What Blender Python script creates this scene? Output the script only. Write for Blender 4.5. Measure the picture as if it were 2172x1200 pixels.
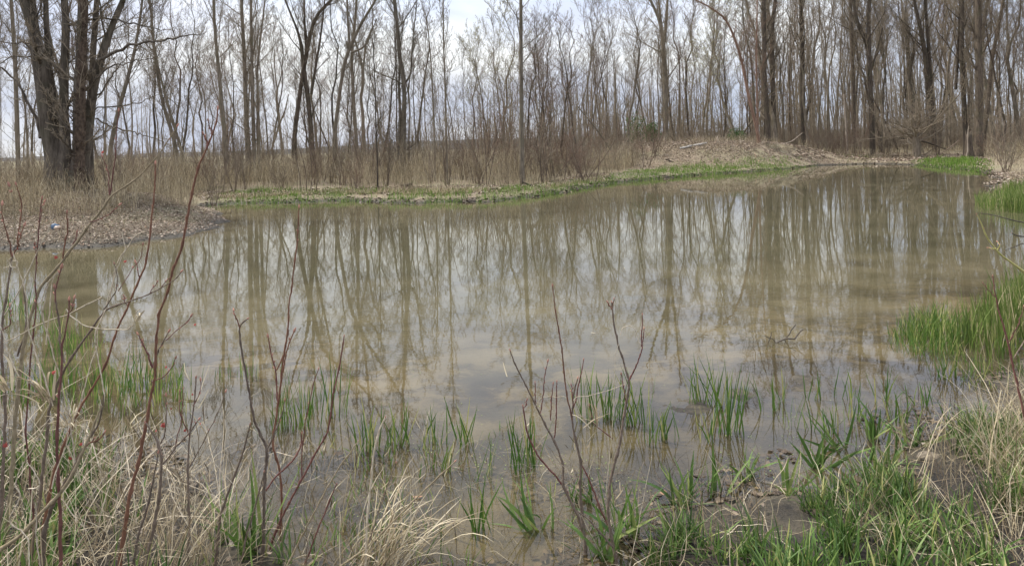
import bpy, math, random
import numpy as np
from mathutils import Matrix, Vector

for _o in list(bpy.data.objects):
    bpy.data.objects.remove(_o)
SC = bpy.context.scene
COL = SC.collection
rg = np.random.default_rng(7)
random.seed(7)

# ------------------------------------------------------------------ camera
F = 1450.0            # focal length in photo pixels (photo is 2172 wide)
CH = 1.7              # camera height over the water
HZ = 312.0            # horizon row at the middle of the photo
PHI = math.radians(1.49)
CP, SP = math.cos(PHI), math.sin(PHI)
cam_d = bpy.data.cameras.new('camera')
cam = bpy.data.objects.new('camera', cam_d)
COL.objects.link(cam)
cam_d.sensor_width = 36.0
cam_d.lens = F / 2172.0 * 36.0
cam_d.shift_y = -(600.0 - HZ) / 2172.0
cam_d.clip_start = 0.05
cam_d.clip_end = 5000.0
cam.matrix_world = Matrix(((CP, SP, 0, 0), (0, 0, -1, 0), (-SP, CP, 0, CH), (0, 0, 0, 1)))
SC.camera = cam

# ------------------------------------------------------------------ view, world, sun
SC.view_settings.view_transform = 'Standard'
SC.view_settings.look = 'None'
SC.view_settings.gamma = 1.0
SC.view_settings.exposure = 0.22
try:
    SC.view_settings.use_curve_mapping = False
except Exception:
    pass
SC.cycles.max_bounces = 7
SC.cycles.transparent_max_bounces = 12
SC.cycles.diffuse_bounces = 3
SC.cycles.glossy_bounces = 3

SUN_EL, SUN_AZ = math.radians(55), math.radians(295)     # high on the left, a little beyond the pond
W = bpy.data.worlds.new('World')
SC.world = W
W.use_nodes = True
nt = W.node_tree
nt.nodes.clear()
def nd(t, typ, **kw):
    n = t.nodes.new(typ)
    for k, v in kw.items():
        setattr(n, k, v)
    return n
sky = nd(nt, 'ShaderNodeTexSky', sky_type='NISHITA', sun_disc=False)
sky.sun_elevation = SUN_EL
sky.sun_rotation = SUN_AZ
b1 = nd(nt, 'ShaderNodeBackground')
b1.inputs['Strength'].default_value = 0.15
nt.links.new(sky.outputs[0], b1.inputs[0])
tc = nd(nt, 'ShaderNodeTexCoord')
mp = nd(nt, 'ShaderNodeMapping')
mp.inputs['Scale'].default_value = (1.0, 1.0, 2.6)
mp.inputs['Location'].default_value = (3.1, 0.4, 0.35)
nt.links.new(tc.outputs['Generated'], mp.inputs[0])
n1 = nd(nt, 'ShaderNodeTexNoise')
n1.inputs['Scale'].default_value = 2.6
n1.inputs['Detail'].default_value = 6
n1.inputs['Roughness'].default_value = 0.55
nt.links.new(mp.outputs[0], n1.inputs['Vector'])
rc = nd(nt, 'ShaderNodeValToRGB')
rc.color_ramp.elements[0].position = 0.34
rc.color_ramp.elements[0].color = (0.50, 0.56, 0.71, 1)
rc.color_ramp.elements[1].position = 0.66
rc.color_ramp.elements[1].color = (0.95, 0.96, 0.96, 1)
e = rc.color_ramp.elements.new(0.5)
e.color = (0.66, 0.70, 0.82, 1)
nt.links.new(n1.outputs['Fac'], rc.inputs[0])
b2 = nd(nt, 'ShaderNodeBackground')
nt.links.new(rc.outputs[0], b2.inputs[0])
# an overcast sky is brighter overhead than at the horizon
sx = nd(nt, 'ShaderNodeSeparateXYZ'); nt.links.new(tc.outputs['Generated'], sx.inputs[0])
me_ = nd(nt, 'ShaderNodeMapRange'); me_.inputs[1].default_value = 0.10; me_.inputs[2].default_value = 0.36; me_.inputs[3].default_value = 0.92; me_.inputs[4].default_value = 1.6
nt.links.new(sx.outputs[2], me_.inputs[0]); nt.links.new(me_.outputs[0], b2.inputs['Strength'])
n2 = nd(nt, 'ShaderNodeTexNoise')
n2.inputs['Scale'].default_value = 1.4
n2.inputs['Detail'].default_value = 4
nt.links.new(mp.outputs[0], n2.inputs['Vector'])
rc2 = nd(nt, 'ShaderNodeValToRGB')
rc2.color_ramp.elements[0].position = 0.30
rc2.color_ramp.elements[0].color = (0.7, 0.7, 0.7, 1)
rc2.color_ramp.elements[1].position = 0.5
rc2.color_ramp.elements[1].color = (0.97, 0.97, 0.97, 1)
nt.links.new(n2.outputs['Fac'], rc2.inputs[0])
mx = nd(nt, 'ShaderNodeMixShader')
nt.links.new(rc2.outputs[0], mx.inputs[0])
nt.links.new(b1.outputs[0], mx.inputs[1])
nt.links.new(b2.outputs[0], mx.inputs[2])
wo = nd(nt, 'ShaderNodeOutputWorld')
nt.links.new(mx.outputs[0], wo.inputs[0])

sun_d = bpy.data.lights.new('sun', 'SUN')
sun_d.energy = 4.2
sun_d.angle = math.radians(8)
sun_d.color = (1.0, 0.95, 0.86)
sun = bpy.data.objects.new('sun', sun_d)
COL.objects.link(sun)
# sun direction: azimuth measured from +Y towards +X
sd = Vector((math.sin(SUN_AZ) * math.cos(SUN_EL), math.cos(SUN_AZ) * math.cos(SUN_EL), math.sin(SUN_EL)))
sun.rotation_euler = sd.to_track_quat('Z', 'Y').to_euler()

# ------------------------------------------------------------------ helpers: photo pixel -> place
def ray(px, py):
    u = (px - 1086.0) / F
    v = (HZ - py) / F
    return u * CP + v * SP, v * CP - u * SP
def P(px, py, d):
    x, z = ray(px, py)
    return np.array((x * d, d, CH + z * d))
def G(px, py, z=0.0):
    x, zz = ray(px, py)
    d = (CH - z) / (-zz)
    return np.array((x * d, d))
def horizon(px):
    return HZ - (px - 1086.0) * SP / CP

# ------------------------------------------------------------------ noise in numpy
_tab = np.random.default_rng(3).random((256, 256))
def vnoise(x, y):
    xi = np.floor(x).astype(int); yi = np.floor(y).astype(int)
    fx = x - xi; fy = y - yi
    fx = fx * fx * (3 - 2 * fx); fy = fy * fy * (3 - 2 * fy)
    a = _tab[xi & 255, yi & 255]; b = _tab[(xi + 1) & 255, yi & 255]
    c = _tab[xi & 255, (yi + 1) & 255]; d = _tab[(xi + 1) & 255, (yi + 1) & 255]
    return (a * (1 - fx) + b * fx) * (1 - fy) + (c * (1 - fx) + d * fx) * fy
def fbm(x, y, o=4):
    s = 0; a = 0.5; x = np.asarray(x, float); y = np.asarray(y, float)
    for k in range(o):
        s = s + a * vnoise(x + 17.3 * k, y - 9.1 * k); a *= 0.5; x = x * 2.03; y = y * 2.03
    return s

# ------------------------------------------------------------------ pond outline (waterline read off the photo)
shore_px = [(-500, 540), (-200, 532), (0, 529), (100, 529), (200, 524), (300, 513), (400, 497), (452, 480), (469, 468), (455, 455),
            (430, 447), (425, 438), (500, 432), (600, 431), (700, 427), (800, 429), (880, 431), (950, 430), (1050, 428), (1150, 417),
            (1230, 402), (1300, 390), (1400, 379), (1500, 371), (1600, 364), (1680, 358), (1720, 352), (1800, 349), (1850, 348), (1950, 351),
            (2000, 357), (2060, 361), (2105, 369), (2112, 378), (2108, 392), (2100, 404), (2105, 418), (2130, 432), (2200, 440), (2500, 450)]
POND = [G(*p) for p in shore_px]
near_px = [(2600, 560), (2330, 600), (2230, 680), (2160, 770), (2110, 830), (2040, 880), (1960, 930), (1870, 975), (1760, 1010), (1650, 1040),
           (1530, 1055), (1440, 1085), (1370, 1130), (1310, 1185), (1230, 1240), (1100, 1300), (900, 1290), (760, 1230), (640, 1180), (520, 1120),
           (430, 1050), (330, 1010), (200, 985), (80, 960), (0, 940), (-150, 900), (-500, 800)]
POND += [G(*p) for p in near_px]
POND = np.array(POND)
def inside(poly, x, y):
    r = np.zeros(x.shape, bool)
    n = len(poly)
    for i in range(n):
        x1, y1 = poly[i]; x2, y2 = poly[(i + 1) % n]
        c = ((y1 > y) != (y2 > y)) & (x < (x2 - x1) * (y - y1) / (y2 - y1 + 1e-12) + x1)
        r ^= c
    return r
def sdist(x, y):
    """distance to the pond outline, positive on land"""
    best = np.full(x.shape, 1e9)
    n = len(POND)
    for i in range(n):
        a = POND[i]; b = POND[(i + 1) % n]
        d = b - a
        t = np.clip(((x - a[0]) * d[0] + (y - a[1]) * d[1]) / (d @ d + 1e-12), 0, 1)
        q = (x - a[0] - t * d[0]) ** 2 + (y - a[1] - t * d[1]) ** 2
        best = np.minimum(best, q)
    s = np.sqrt(best)
    return np.where(inside(POND, x, y), -s, s)
TREE_C = P(140, 400, 19.0)
MND = P(1500, 300, 49.0)
def H(x, y):
    x = np.asarray(x, float); y = np.asarray(y, float)
    s = sdist(x, y)
    s = s + (fbm(x * 2.3, y * 2.3, 4) - 0.45) * 0.75 * np.clip(y / 12, 0.7, 1.6)
    far = np.clip((y - 9) / 4, 0, 1)
    land_n = 0.10 * (1 - np.exp(-np.maximum(s, 0) / 0.7)) + 0.03 * np.maximum(s, 0)
    land_n = np.minimum(land_n, 0.22)
    land_f = 0.16 * (1 - np.exp(-np.maximum(s, 0) / 0.7)) + 0.02 * np.minimum(np.maximum(s, 0), 12)
    land = land_n * (1 - far) + land_f * far
    wf = -0.30 * (1 - np.exp(np.minimum(s, 0) / 0.8)) - 0.12 * np.maximum(-s, 0)
    wn = -0.022 * np.maximum(-s, 0) - 0.018 * np.maximum(-s - 1.3, 0) - 0.010
    wat = (wn - 0.05 * np.clip(y - 5.2, 0, 6) * np.clip(-s, 0, 1)) * (1 - far) + wf * far
    wat = np.maximum(wat, -1.2)
    h = np.where(s > 0, land, wat)
    on = np.clip(s / 1.2, 0, 1)
    h = h + on * 0.62 * np.exp(-(((x - TREE_C[0]) / 4.0) ** 2 + ((y - TREE_C[1]) / 2.6) ** 2))
    gx = (x - MND[0]) / 8.2; gy = (y - MND[1]) / 6.8
    h = h + np.clip(s / 3.0, 0, 1) * 1.42 * np.exp(-(gx ** 2 + gy ** 2) ** 2)
    h = h + (fbm(x * 0.9 + 5, y * 0.9, 4) - 0.47) * 0.10 * np.clip(np.abs(s) / 1.0, 0.25, 1) 
    h = h + (fbm(x * 4.1, y * 4.1 + 8, 3) - 0.44) * 0.045
    return h

# ------------------------------------------------------------------ mesh helpers
def mk_mesh(name, verts, faces, mats, smooth=False, attrs=None, mat_idx=None):
    """verts (N,3), faces (M,k) with k = 3 or 4"""
    me = bpy.data.meshes.new(name)
    verts = np.ascontiguousarray(verts, dtype=np.float32)
    faces = np.ascontiguousarray(faces, dtype=np.int32)
    m, k = faces.shape
    me.vertices.add(len(verts)); me.vertices.foreach_set('co', verts.ravel())
    me.loops.add(m * k); me.loops.foreach_set('vertex_index', faces.ravel())
    me.polygons.add(m)
    me.polygons.foreach_set('loop_start', np.arange(0, m * k, k, dtype=np.int32))
    if smooth:
        me.polygons.foreach_set('use_smooth', np.ones(m, bool))
    for mt in (mats if isinstance(mats, (list, tuple)) else [mats]):
        me.materials.append(mt)
    if mat_idx is not None:
        me.polygons.foreach_set('material_index', np.ascontiguousarray(mat_idx, dtype=np.int32))
    me.update(calc_edges=True)
    for an, av in (attrs or {}).items():
        a = me.attributes.new(an, 'FLOAT', 'POINT')
        a.data.foreach_set('value', np.ascontiguousarray(av, dtype=np.float32))
    me.validate()
    return me

class Geo:
    """collects tubes, ribbons, leaves; builds one mesh"""
    def __init__(s):
        s.v = []; s.f = []; s.r = []; s.n = 0
    def add(s, v, f, r):
        v = np.asarray(v, float).reshape(-1, 3)
        s.v.append(v); s.f.append(np.asarray(f).reshape(-1, 4) + s.n); s.r.append(np.asarray(r, float).ravel()); s.n += len(v)
    def tubes(s, Pts, R, sides=4, rnd=None):
        """Pts (N,K,3), R (N,K)"""
        N, K, _ = Pts.shape
        T = np.gradient(Pts, axis=1)
        T /= np.linalg.norm(T, axis=2, keepdims=True) + 1e-9
        ref = np.where(np.abs(T[:, :1, 2:3]) > 0.8, np.array([1.0, 0.1, 0.0]), np.array([0.0, 0.1, 1.0]))
        ref = np.broadcast_to(ref, T.shape)
        A = np.cross(T, ref); A /= np.linalg.norm(A, axis=2, keepdims=True) + 1e-9
        B = np.cross(T, A)
        th = np.arange(sides) * 2 * math.pi / sides
        V = Pts[:, :, None, :] + R[:, :, None, None] * (np.cos(th)[None, None, :, None] * A[:, :, None, :] + np.sin(th)[None, None, :, None] * B[:, :, None, :])
        idx = np.arange(N * K * sides).reshape(N, K, sides)
        a = idx[:, :-1, :]; b = np.roll(a, -1, axis=2); d = idx[:, 1:, :]; c = np.roll(d, -1, axis=2)
        f = np.stack([a, b, c, d], axis=-1).reshape(-1, 4)
        if rnd is None:
            rnd = rg.random(N)
        s.add(V, f, np.repeat(rnd, K * sides))
        return s
    def ribbons(s, Pts, Wd, side, rnd=None, fold=0.0):
        """Pts (N,K,3), Wd (N,K), side (N,3)"""
        N, K, _ = Pts.shape
        S = side[:, None, :] * Wd[:, :, None] * 0.5
        if fold:
            T = np.gradient(Pts, axis=1)
            up = np.cross(T, np.broadcast_to(side[:, None, :], T.shape)); up /= np.linalg.norm(up, axis=2, keepdims=True) + 1e-9
            M = Pts - up * Wd[:, :, None] * fold
            V = np.stack([Pts - S, M, Pts + S], axis=2); w = 3
        else:
            V = np.stack([Pts - S, Pts + S], axis=2); w = 2
        idx = np.arange(N * K * w).reshape(N, K, w)
        f = np.stack([idx[:, :-1, :-1], idx[:, :-1, 1:], idx[:, 1:, 1:], idx[:, 1:, :-1]], axis=-1).reshape(-1, 4)
        if rnd is None:
            rnd = rg.random(N)
        s.add(V, f, np.repeat(rnd, K * w))
        return s
    def leaves(s, C, L, Wd, dirv, nrm, curl=0.25, rnd=None):
        """flat curled leaves: 2 x 3 vertices grid + pointed ends"""
        N = len(C)
        dirv = dirv / (np.linalg.norm(dirv, axis=1, keepdims=True) + 1e-9)
        sv = np.cross(dirv, nrm); sv /= np.linalg.norm(sv, axis=1, keepdims=True) + 1e-9
        nv = np.cross(sv, dirv)
        L = np.broadcast_to(np.asarray(L, float), (N,)); Wd = np.broadcast_to(np.asarray(Wd, float), (N,))
        cu = (rg.uniform(-0.2, 1, N) * curl)
        rows = []
        for t, w, lift in ((-0.5, 0.12, 1.0), (-0.15, 1.0, 0.15), (0.2, 0.85, 0.1), (0.5, 0.06, 1.0)):
            for sg in (-1, 1):
                rows.append(C + dirv * (t * L)[:, None] + sv * (sg * 0.5 * w * Wd)[:, None] + nv * ((lift * cu * L * 0.6) + cu * Wd * 0.3 * w)[:, None])
        V = np.stack(rows, axis=1)
        idx = np.arange(N * 8).reshape(N, 8)
        f = np.concatenate([np.stack([idx[:, 2 * k], idx[:, 2 * k + 1], idx[:, 2 * k + 3], idx[:, 2 * k + 2]], -1) for k in range(3)])
        if rnd is None:
            rnd = rg.random(N)
        s.add(V, f, np.repeat(rnd, 8))
        return s
    def mesh(s, name, mat, smooth=False):
        return mk_mesh(name, np.concatenate(s.v), np.concatenate(s.f), mat, smooth, {'rnd': np.concatenate(s.r)})
    def obj(s, name, mat, parent=None, smooth=False):
        return link(name, s.mesh(name, mat, smooth), parent)

def link(name, data, parent=None):
    o = bpy.data.objects.new(name, data)
    COL.objects.link(o)
    if parent is not None:
        o.parent = parent
    return o
def tag(o, label=None, cat=None, group=None, kind=None):
    if label: o['label'] = label
    if cat: o['category'] = cat
    if group: o['group'] = group
    if kind: o['kind'] = kind
    return o
def thing(name, label, cat, loc=(0, 0, 0), group=None):
    o = bpy.data.objects.new(name, None)
    COL.objects.link(o)
    o.location = loc
    o.empty_display_size = 0.2
    return tag(o, label, cat, group)
def stuff(o, label, cat):
    return tag(o, label, cat, None, 'stuff')
def nrmz(v):
    return v / (np.linalg.norm(v, axis=-1, keepdims=True) + 1e-9)

# ------------------------------------------------------------------ materials
def mat_new(name):
    m = bpy.data.materials.new(name)
    m.use_nodes = True
    m.node_tree.nodes.clear()
    return m, m.node_tree
def ramp(t, stops):
    r = nd(t, 'ShaderNodeValToRGB')
    el = r.color_ramp.elements
    el[0].position = stops[0][0]; el[0].color = (*stops[0][1], 1)
    el[1].position = stops[-1][0]; el[1].color = (*stops[-1][1], 1)
    for p, c in stops[1:-1]:
        x = el.new(p); x.color = (*c, 1)
    return r
def mixc(t, a, b, fac, mode='MIX'):
    m = nd(t, 'ShaderNodeMix', data_type='RGBA', blend_type=mode)
    for s, v in ((m.inputs[0], fac), (m.inputs[6], a), (m.inputs[7], b)):
        if isinstance(v, (int, float)): s.default_value = v
        elif isinstance(v, tuple): s.default_value = (*v, 1)
        else: t.links.new(v, s)
    return m.outputs[2]
def noise(t, vec, scale, detail=4, rough=0.55):
    n = nd(t, 'ShaderNodeTexNoise')
    n.inputs['Scale'].default_value = scale
    n.inputs['Detail'].default_value = detail
    n.inputs['Roughness'].default_value = rough
    if vec is not None: t.links.new(vec, n.inputs['Vector'])
    return n.outputs['Fac']
def coords(t, scale=(1, 1, 1), which='Object'):
    c = nd(t, 'ShaderNodeTexCoord'); m = nd(t, 'ShaderNodeMapping')
    m.inputs['Scale'].default_value = scale
    t.links.new(c.outputs[which], m.inputs[0])
    return m.outputs[0]
def bark_mat(name, dark, light, moss=None, inst=0.35, bump=0.6, zs=0.18, spec=0.15, sc=14):
    m, t = mat_new(name)
    v = coords(t, (1, 1, zs))
    f1 = noise(t, v, sc, 5, 0.65)
    r = ramp(t, [(0.3, dark), (0.72, light)])
    t.links.new(f1, r.inputs[0])
    col = r.outputs[0]
    if moss:
        f2 = noise(t, coords(t), 1.3, 4)
        r2 = ramp(t, [(0.5, (0, 0, 0)), (0.68, (0.65, 0.65, 0.65))])
        t.links.new(f2, r2.inputs[0])
        col = mixc(t, col, moss, r2.outputs[0])
    oi = nd(t, 'ShaderNodeObjectInfo')
    ro = ramp(t, [(0, (1 - inst,) * 3), (1, (1 + inst * 0.7, 1 + inst * 0.6, 1 + inst * 0.5))])
    t.links.new(oi.outputs['Random'], ro.inputs[0])
    col = mixc(t, col, ro.outputs[0], 1.0, 'MULTIPLY')
    b = nd(t, 'ShaderNodeBsdfPrincipled')
    t.links.new(col, b.inputs['Base Color'])
    b.inputs['Roughness'].default_value = 0.85
    b.inputs['Specular IOR Level'].default_value = spec
    bp = nd(t, 'ShaderNodeBump')
    bp.inputs['Strength'].default_value = bump
    bp.inputs['Distance'].default_value = 0.03
    t.links.new(f1, bp.inputs['Height'])
    t.links.new(bp.outputs[0], b.inputs['Normal'])
    o = nd(t, 'ShaderNodeOutputMaterial')
    t.links.new(b.outputs[0], o.inputs[0])
    return m
def rnd_mat(name, stops, rough=0.8, transl=0.0, spec=0.2, vary=0.25, vscale=3.0):
    """colour picked per piece from the 'rnd' attribute, with grain"""
    m, t = mat_new(name)
    a = nd(t, 'ShaderNodeAttribute', attribute_name='rnd')
    r = ramp(t, stops)
    t.links.new(a.outputs['Fac'], r.inputs[0])
    g = noise(t, coords(t), vscale, 4)
    rr = ramp(t, [(0.3, (1 - vary,) * 3), (0.7, (1 + vary,) * 3)])
    t.links.new(g, rr.inputs[0])
    col = mixc(t, r.outputs[0], rr.outputs[0], 1.0, 'MULTIPLY')
    b = nd(t, 'ShaderNodeBsdfPrincipled')
    t.links.new(col, b.inputs['Base Color'])
    b.inputs['Roughness'].default_value = rough
    b.inputs['Specular IOR Level'].default_value = spec
    out = b.outputs[0]
    if transl:
        tr = nd(t, 'ShaderNodeBsdfTranslucent')
        t.links.new(col, tr.inputs[0])
        ms = nd(t, 'ShaderNodeMixShader'); ms.inputs[0].default_value = transl
        t.links.new(out, ms.inputs[1]); t.links.new(tr.outputs[0], ms.inputs[2])
        out = ms.outputs[0]
    o = nd(t, 'ShaderNodeOutputMaterial')
    t.links.new(out, o.inputs[0])
    return m

M_BARK = bark_mat('bark_grey_brown', (0.085, 0.07, 0.052), (0.28, 0.24, 0.185), moss=(0.15, 0.14, 0.085))
M_TWIG = bark_mat('bark_fine_twigs', (0.155, 0.13, 0.095), (0.29, 0.245, 0.185), bump=0.0, inst=0.35)
M_TWIG_RED = bark_mat('bark_brown_twigs', (0.13, 0.09, 0.066), (0.22, 0.155, 0.115), bump=0.0, inst=0.3)
M_BARKD = bark_mat('bark_dark', (0.04, 0.032, 0.026), (0.145, 0.118, 0.09), moss=(0.08, 0.075, 0.045))
M_BARKR = bark_mat('bark_reddish', (0.13, 0.075, 0.05), (0.36, 0.24, 0.18), inst=0.15)
M_BIG = bark_mat('bark_big_tree', (0.045, 0.036, 0.028), (0.23, 0.195, 0.155), moss=(0.10, 0.095, 0.06), bump=1.0, sc=11)
M_VINE = bark_mat('vine_bark', (0.03, 0.022, 0.018), (0.16, 0.12, 0.088), bump=0.8, zs=0.5)
M_SNAG = bark_mat('bleached_wood', (0.22, 0.18, 0.14), (0.42, 0.36, 0.29), inst=0.1)
M_LOG = bark_mat('white_log_bark', (0.16, 0.14, 0.12), (0.70, 0.67, 0.62), inst=0.05, zs=1.0, sc=9)
M_DEADW = bark_mat('dark_wet_wood', (0.03, 0.024, 0.02), (0.10, 0.08, 0.06), inst=0.2, spec=0.5)
M_SHRUB = bark_mat('shrub_bark', (0.11, 0.083, 0.063), (0.22, 0.175, 0.135), inst=0.3, bump=0.2, sc=60)
M_STEM = bark_mat('sapling_bark', (0.095, 0.072, 0.055), (0.25, 0.195, 0.15), inst=0.2, bump=0.4, sc=90, zs=0.5)
M_OLIVE = bark_mat('olive_sapling_bark', (0.20, 0.16, 0.095), (0.40, 0.33, 0.22), inst=0.1, bump=0.4, sc=90, zs=0.5)
M_RED = bark_mat('red_twig_bark', (0.10, 0.045, 0.03), (0.27, 0.135, 0.08), inst=0.15, bump=0.3, sc=70, zs=0.5, spec=0.35)
M_MAROON = bark_mat('maroon_twig_bark', (0.09, 0.035, 0.03), (0.22, 0.10, 0.08), inst=0.15, bump=0.3, sc=70, zs=0.5, spec=0.35)
M_YTW = bark_mat('yellow_green_twig', (0.34, 0.32, 0.10), (0.56, 0.50, 0.22), inst=0.05, bump=0.2, sc=60)
M_PALE = bark_mat('pale_dead_vine', (0.34, 0.27, 0.185), (0.74, 0.66, 0.51), inst=0.15, bump=0.3, sc=80, zs=0.6)
M_BUD = bark_mat('pink_bud', (0.28, 0.10, 0.08), (0.55, 0.34, 0.25), inst=0.3, bump=0.1, sc=120, zs=1)
M_REDLEAF = bark_mat('red_new_leaf', (0.26, 0.04, 0.035), (0.48, 0.13, 0.10), inst=0.1, bump=0.1, sc=60, zs=1)
M_GREEN = rnd_mat('fresh_grass', [(0, (0.055, 0.125, 0.018)), (0.5, (0.09, 0.165, 0.03)), (0.8, (0.18, 0.25, 0.05)), (1, (0.42, 0.38, 0.16))], 0.55, 0.35, 0.35)
M_GREENB = rnd_mat('broad_grass', [(0, (0.035, 0.075, 0.015)), (0.5, (0.095, 0.175, 0.036)), (0.86, (0.20, 0.285, 0.075)), (1, (0.40, 0.36, 0.14))], 0.5, 0.3, 0.4)
M_BANKG = rnd_mat('bank_grass', [(0, (0.055, 0.09, 0.018)), (0.45, (0.115, 0.175, 0.034)), (0.8, (0.20, 0.255, 0.065)), (0.9, (0.30, 0.28, 0.12)), (1, (0.48, 0.40, 0.25))], 0.6, 0.35, 0.3)
M_STRIP = rnd_mat('waterline_grass', [(0, (0.06, 0.11, 0.018)), (0.5, (0.12, 0.215, 0.032)), (0.9, (0.20, 0.31, 0.06)), (1, (0.40, 0.36, 0.18))], 0.6, 0.35, 0.2)
M_STRAW = rnd_mat('straw', [(0, (0.05, 0.035, 0.02)), (0.35, (0.22, 0.165, 0.095)), (0.75, (0.50, 0.415, 0.27)), (1, (0.70, 0.61, 0.44))], 0.65, 0.2, 0.25)
M_WEED = rnd_mat('dead_weeds', [(0, (0.08, 0.06, 0.04)), (0.3, (0.24, 0.192, 0.12)), (0.7, (0.43, 0.36, 0.235)), (1, (0.62, 0.54, 0.38))], 0.8, 0.15, 0.1)
M_LITTER = rnd_mat('leaf_litter', [(0, (0.05, 0.036, 0.027)), (0.35, (0.17, 0.125, 0.09)), (0.7, (0.34, 0.27, 0.205)), (0.94, (0.56, 0.48, 0.39)), (1, (0.42, 0.25, 0.16))], 0.75, 0.15, 0.2, vscale=20)
M_WETL = rnd_mat('sunken_leaves', [(0, (0.03, 0.024, 0.018)), (0.5, (0.09, 0.065, 0.045)), (0.85, (0.15, 0.11, 0.07)), (1, (0.24, 0.185, 0.12))], 0.6, 0.0, 0.3, vscale=20)
M_DUCK = rnd_mat('duckweed', [(0, (0.20, 0.30, 0.06)), (1, (0.46, 0.55, 0.16))], 0.5, 0.2, 0.3)
M_BUDS = rnd_mat('tree_buds', [(0, (0.30, 0.29, 0.13)), (1, (0.48, 0.45, 0.24))], 0.7, 0.3)
M_ORBUD = rnd_mat('dry_tree_leaves', [(0, (0.40, 0.26, 0.12)), (1, (0.55, 0.40, 0.20))], 0.7, 0.3)
M_EVER = rnd_mat('evergreen', [(0, (0.035, 0.075, 0.022)), (1, (0.09, 0.155, 0.045))], 0.6, 0.2)

# ------------------------------------------------------------------ ground
def axis(lo, hi, dense_lo, dense_hi, step, growth=1.06):
    c = list(np.arange(dense_lo, dense_hi + 1e-6, step))
    s = step; v = dense_hi
    while v < hi:
        s *= growth; v += s; c.append(v)
    s = step; v = dense_lo; left = []
    while v > lo:
        s *= growth; v -= s; left.append(v)
    return np.array(left[::-1] + c)
xs = axis(-900, 900, -5.0, 5.0, 0.06, 1.045)
ys = axis(-30, 950, 1.8, 8.0, 0.06, 1.03)
X, Y = np.meshgrid(xs, ys, indexing='ij')
Z = H(X, Y)
fardamp = np.clip((Y - 80) / 60, 0, 1)
Z = Z * (1 - fardamp) + 0.35 * fardamp
nx, ny = X.shape
vid = np.arange(nx * ny).reshape(nx, ny)
quads = np.stack([vid[:-1, :-1], vid[1:, :-1], vid[1:, 1:], vid[:-1, 1:]], -1).reshape(-1, 4)

m, t = mat_new('ground')
geo = nd(t, 'ShaderNodeNewGeometry')
sep = nd(t, 'ShaderNodeSeparateXYZ')
t.links.new(geo.outputs['Position'], sep.inputs[0])
v = coords(t)
g1 = noise(t, v, 2.2, 8, 0.65); g2 = noise(t, v, 0.5, 4); g3 = noise(t, v, 30, 5, 0.7)
# dry litter / soil
r1 = ramp(t, [(0.35, (0.12, 0.09, 0.065)), (0.5, (0.24, 0.185, 0.13)), (0.68, (0.36, 0.285, 0.20))]); t.links.new(g3, r1.inputs[0])
r2 = ramp(t, [(0.42, (0.23, 0.18, 0.11)), (0.62, (0.17, 0.19, 0.07))]); t.links.new(g2, r2.inputs[0])
land = mixc(t, r1.outputs[0], r2.outputs[0], 0.35)
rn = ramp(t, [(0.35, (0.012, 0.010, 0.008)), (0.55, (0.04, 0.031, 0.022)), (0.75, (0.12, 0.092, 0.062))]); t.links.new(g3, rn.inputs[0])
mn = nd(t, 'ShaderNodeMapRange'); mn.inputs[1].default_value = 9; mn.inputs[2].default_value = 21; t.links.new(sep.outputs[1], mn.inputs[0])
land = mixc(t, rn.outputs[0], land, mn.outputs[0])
# pond bed: tan silt with dark organic patches
r3 = ramp(t, [(0.40, (0.05, 0.042, 0.034)), (0.47, (0.13, 0.10, 0.055)), (0.54, (0.34, 0.28, 0.165)), (0.7, (0.48, 0.40, 0.245))]); t.links.new(g1, r3.inputs[0])
mr = nd(t, 'ShaderNodeMapRange'); mr.inputs[1].default_value = -0.02; mr.inputs[2].default_value = 0.07
t.links.new(sep.outputs[2], mr.inputs[0])
# wet dark mud along the waterline
mn2 = nd(t, 'ShaderNodeMapRange'); mn2.inputs[1].default_value = 8; mn2.inputs[2].default_value = 12; t.links.new(sep.outputs[1], mn2.inputs[0])
bed = mixc(t, r3.outputs[0], (0.055, 0.047, 0.028), mn2.outputs[0])
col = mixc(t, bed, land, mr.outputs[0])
mw = nd(t, 'ShaderNodeMapRange'); mw.inputs[1].default_value = 0.03; mw.inputs[2].default_value = 0.11
t.links.new(sep.outputs[2], mw.inputs[0])
wet = nd(t, 'ShaderNodeMapRange'); wet.inputs[1].default_value = -0.09; wet.inputs[2].default_value = -0.01
t.links.new(sep.outputs[2], wet.inputs[0])
mm = nd(t, 'ShaderNodeMath', operation='SUBTRACT'); t.links.new(wet.outputs[0], mm.inputs[0]); t.links.new(mw.outputs[0], mm.inputs[1])
mm2 = nd(t, 'ShaderNodeMath', operation='MULTIPLY', use_clamp=True); t.links.new(mm.outputs[0], mm2.inputs[0]); mm2.inputs[1].default_value = 0.72
r5 = ramp(t, [(0.42, (0.012, 0.010, 0.008)), (0.68, (0.075, 0.058, 0.04))]); t.links.new(g3, r5.inputs[0])
col = mixc(t, col, r5.outputs[0], mm2.outputs[0])
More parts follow.
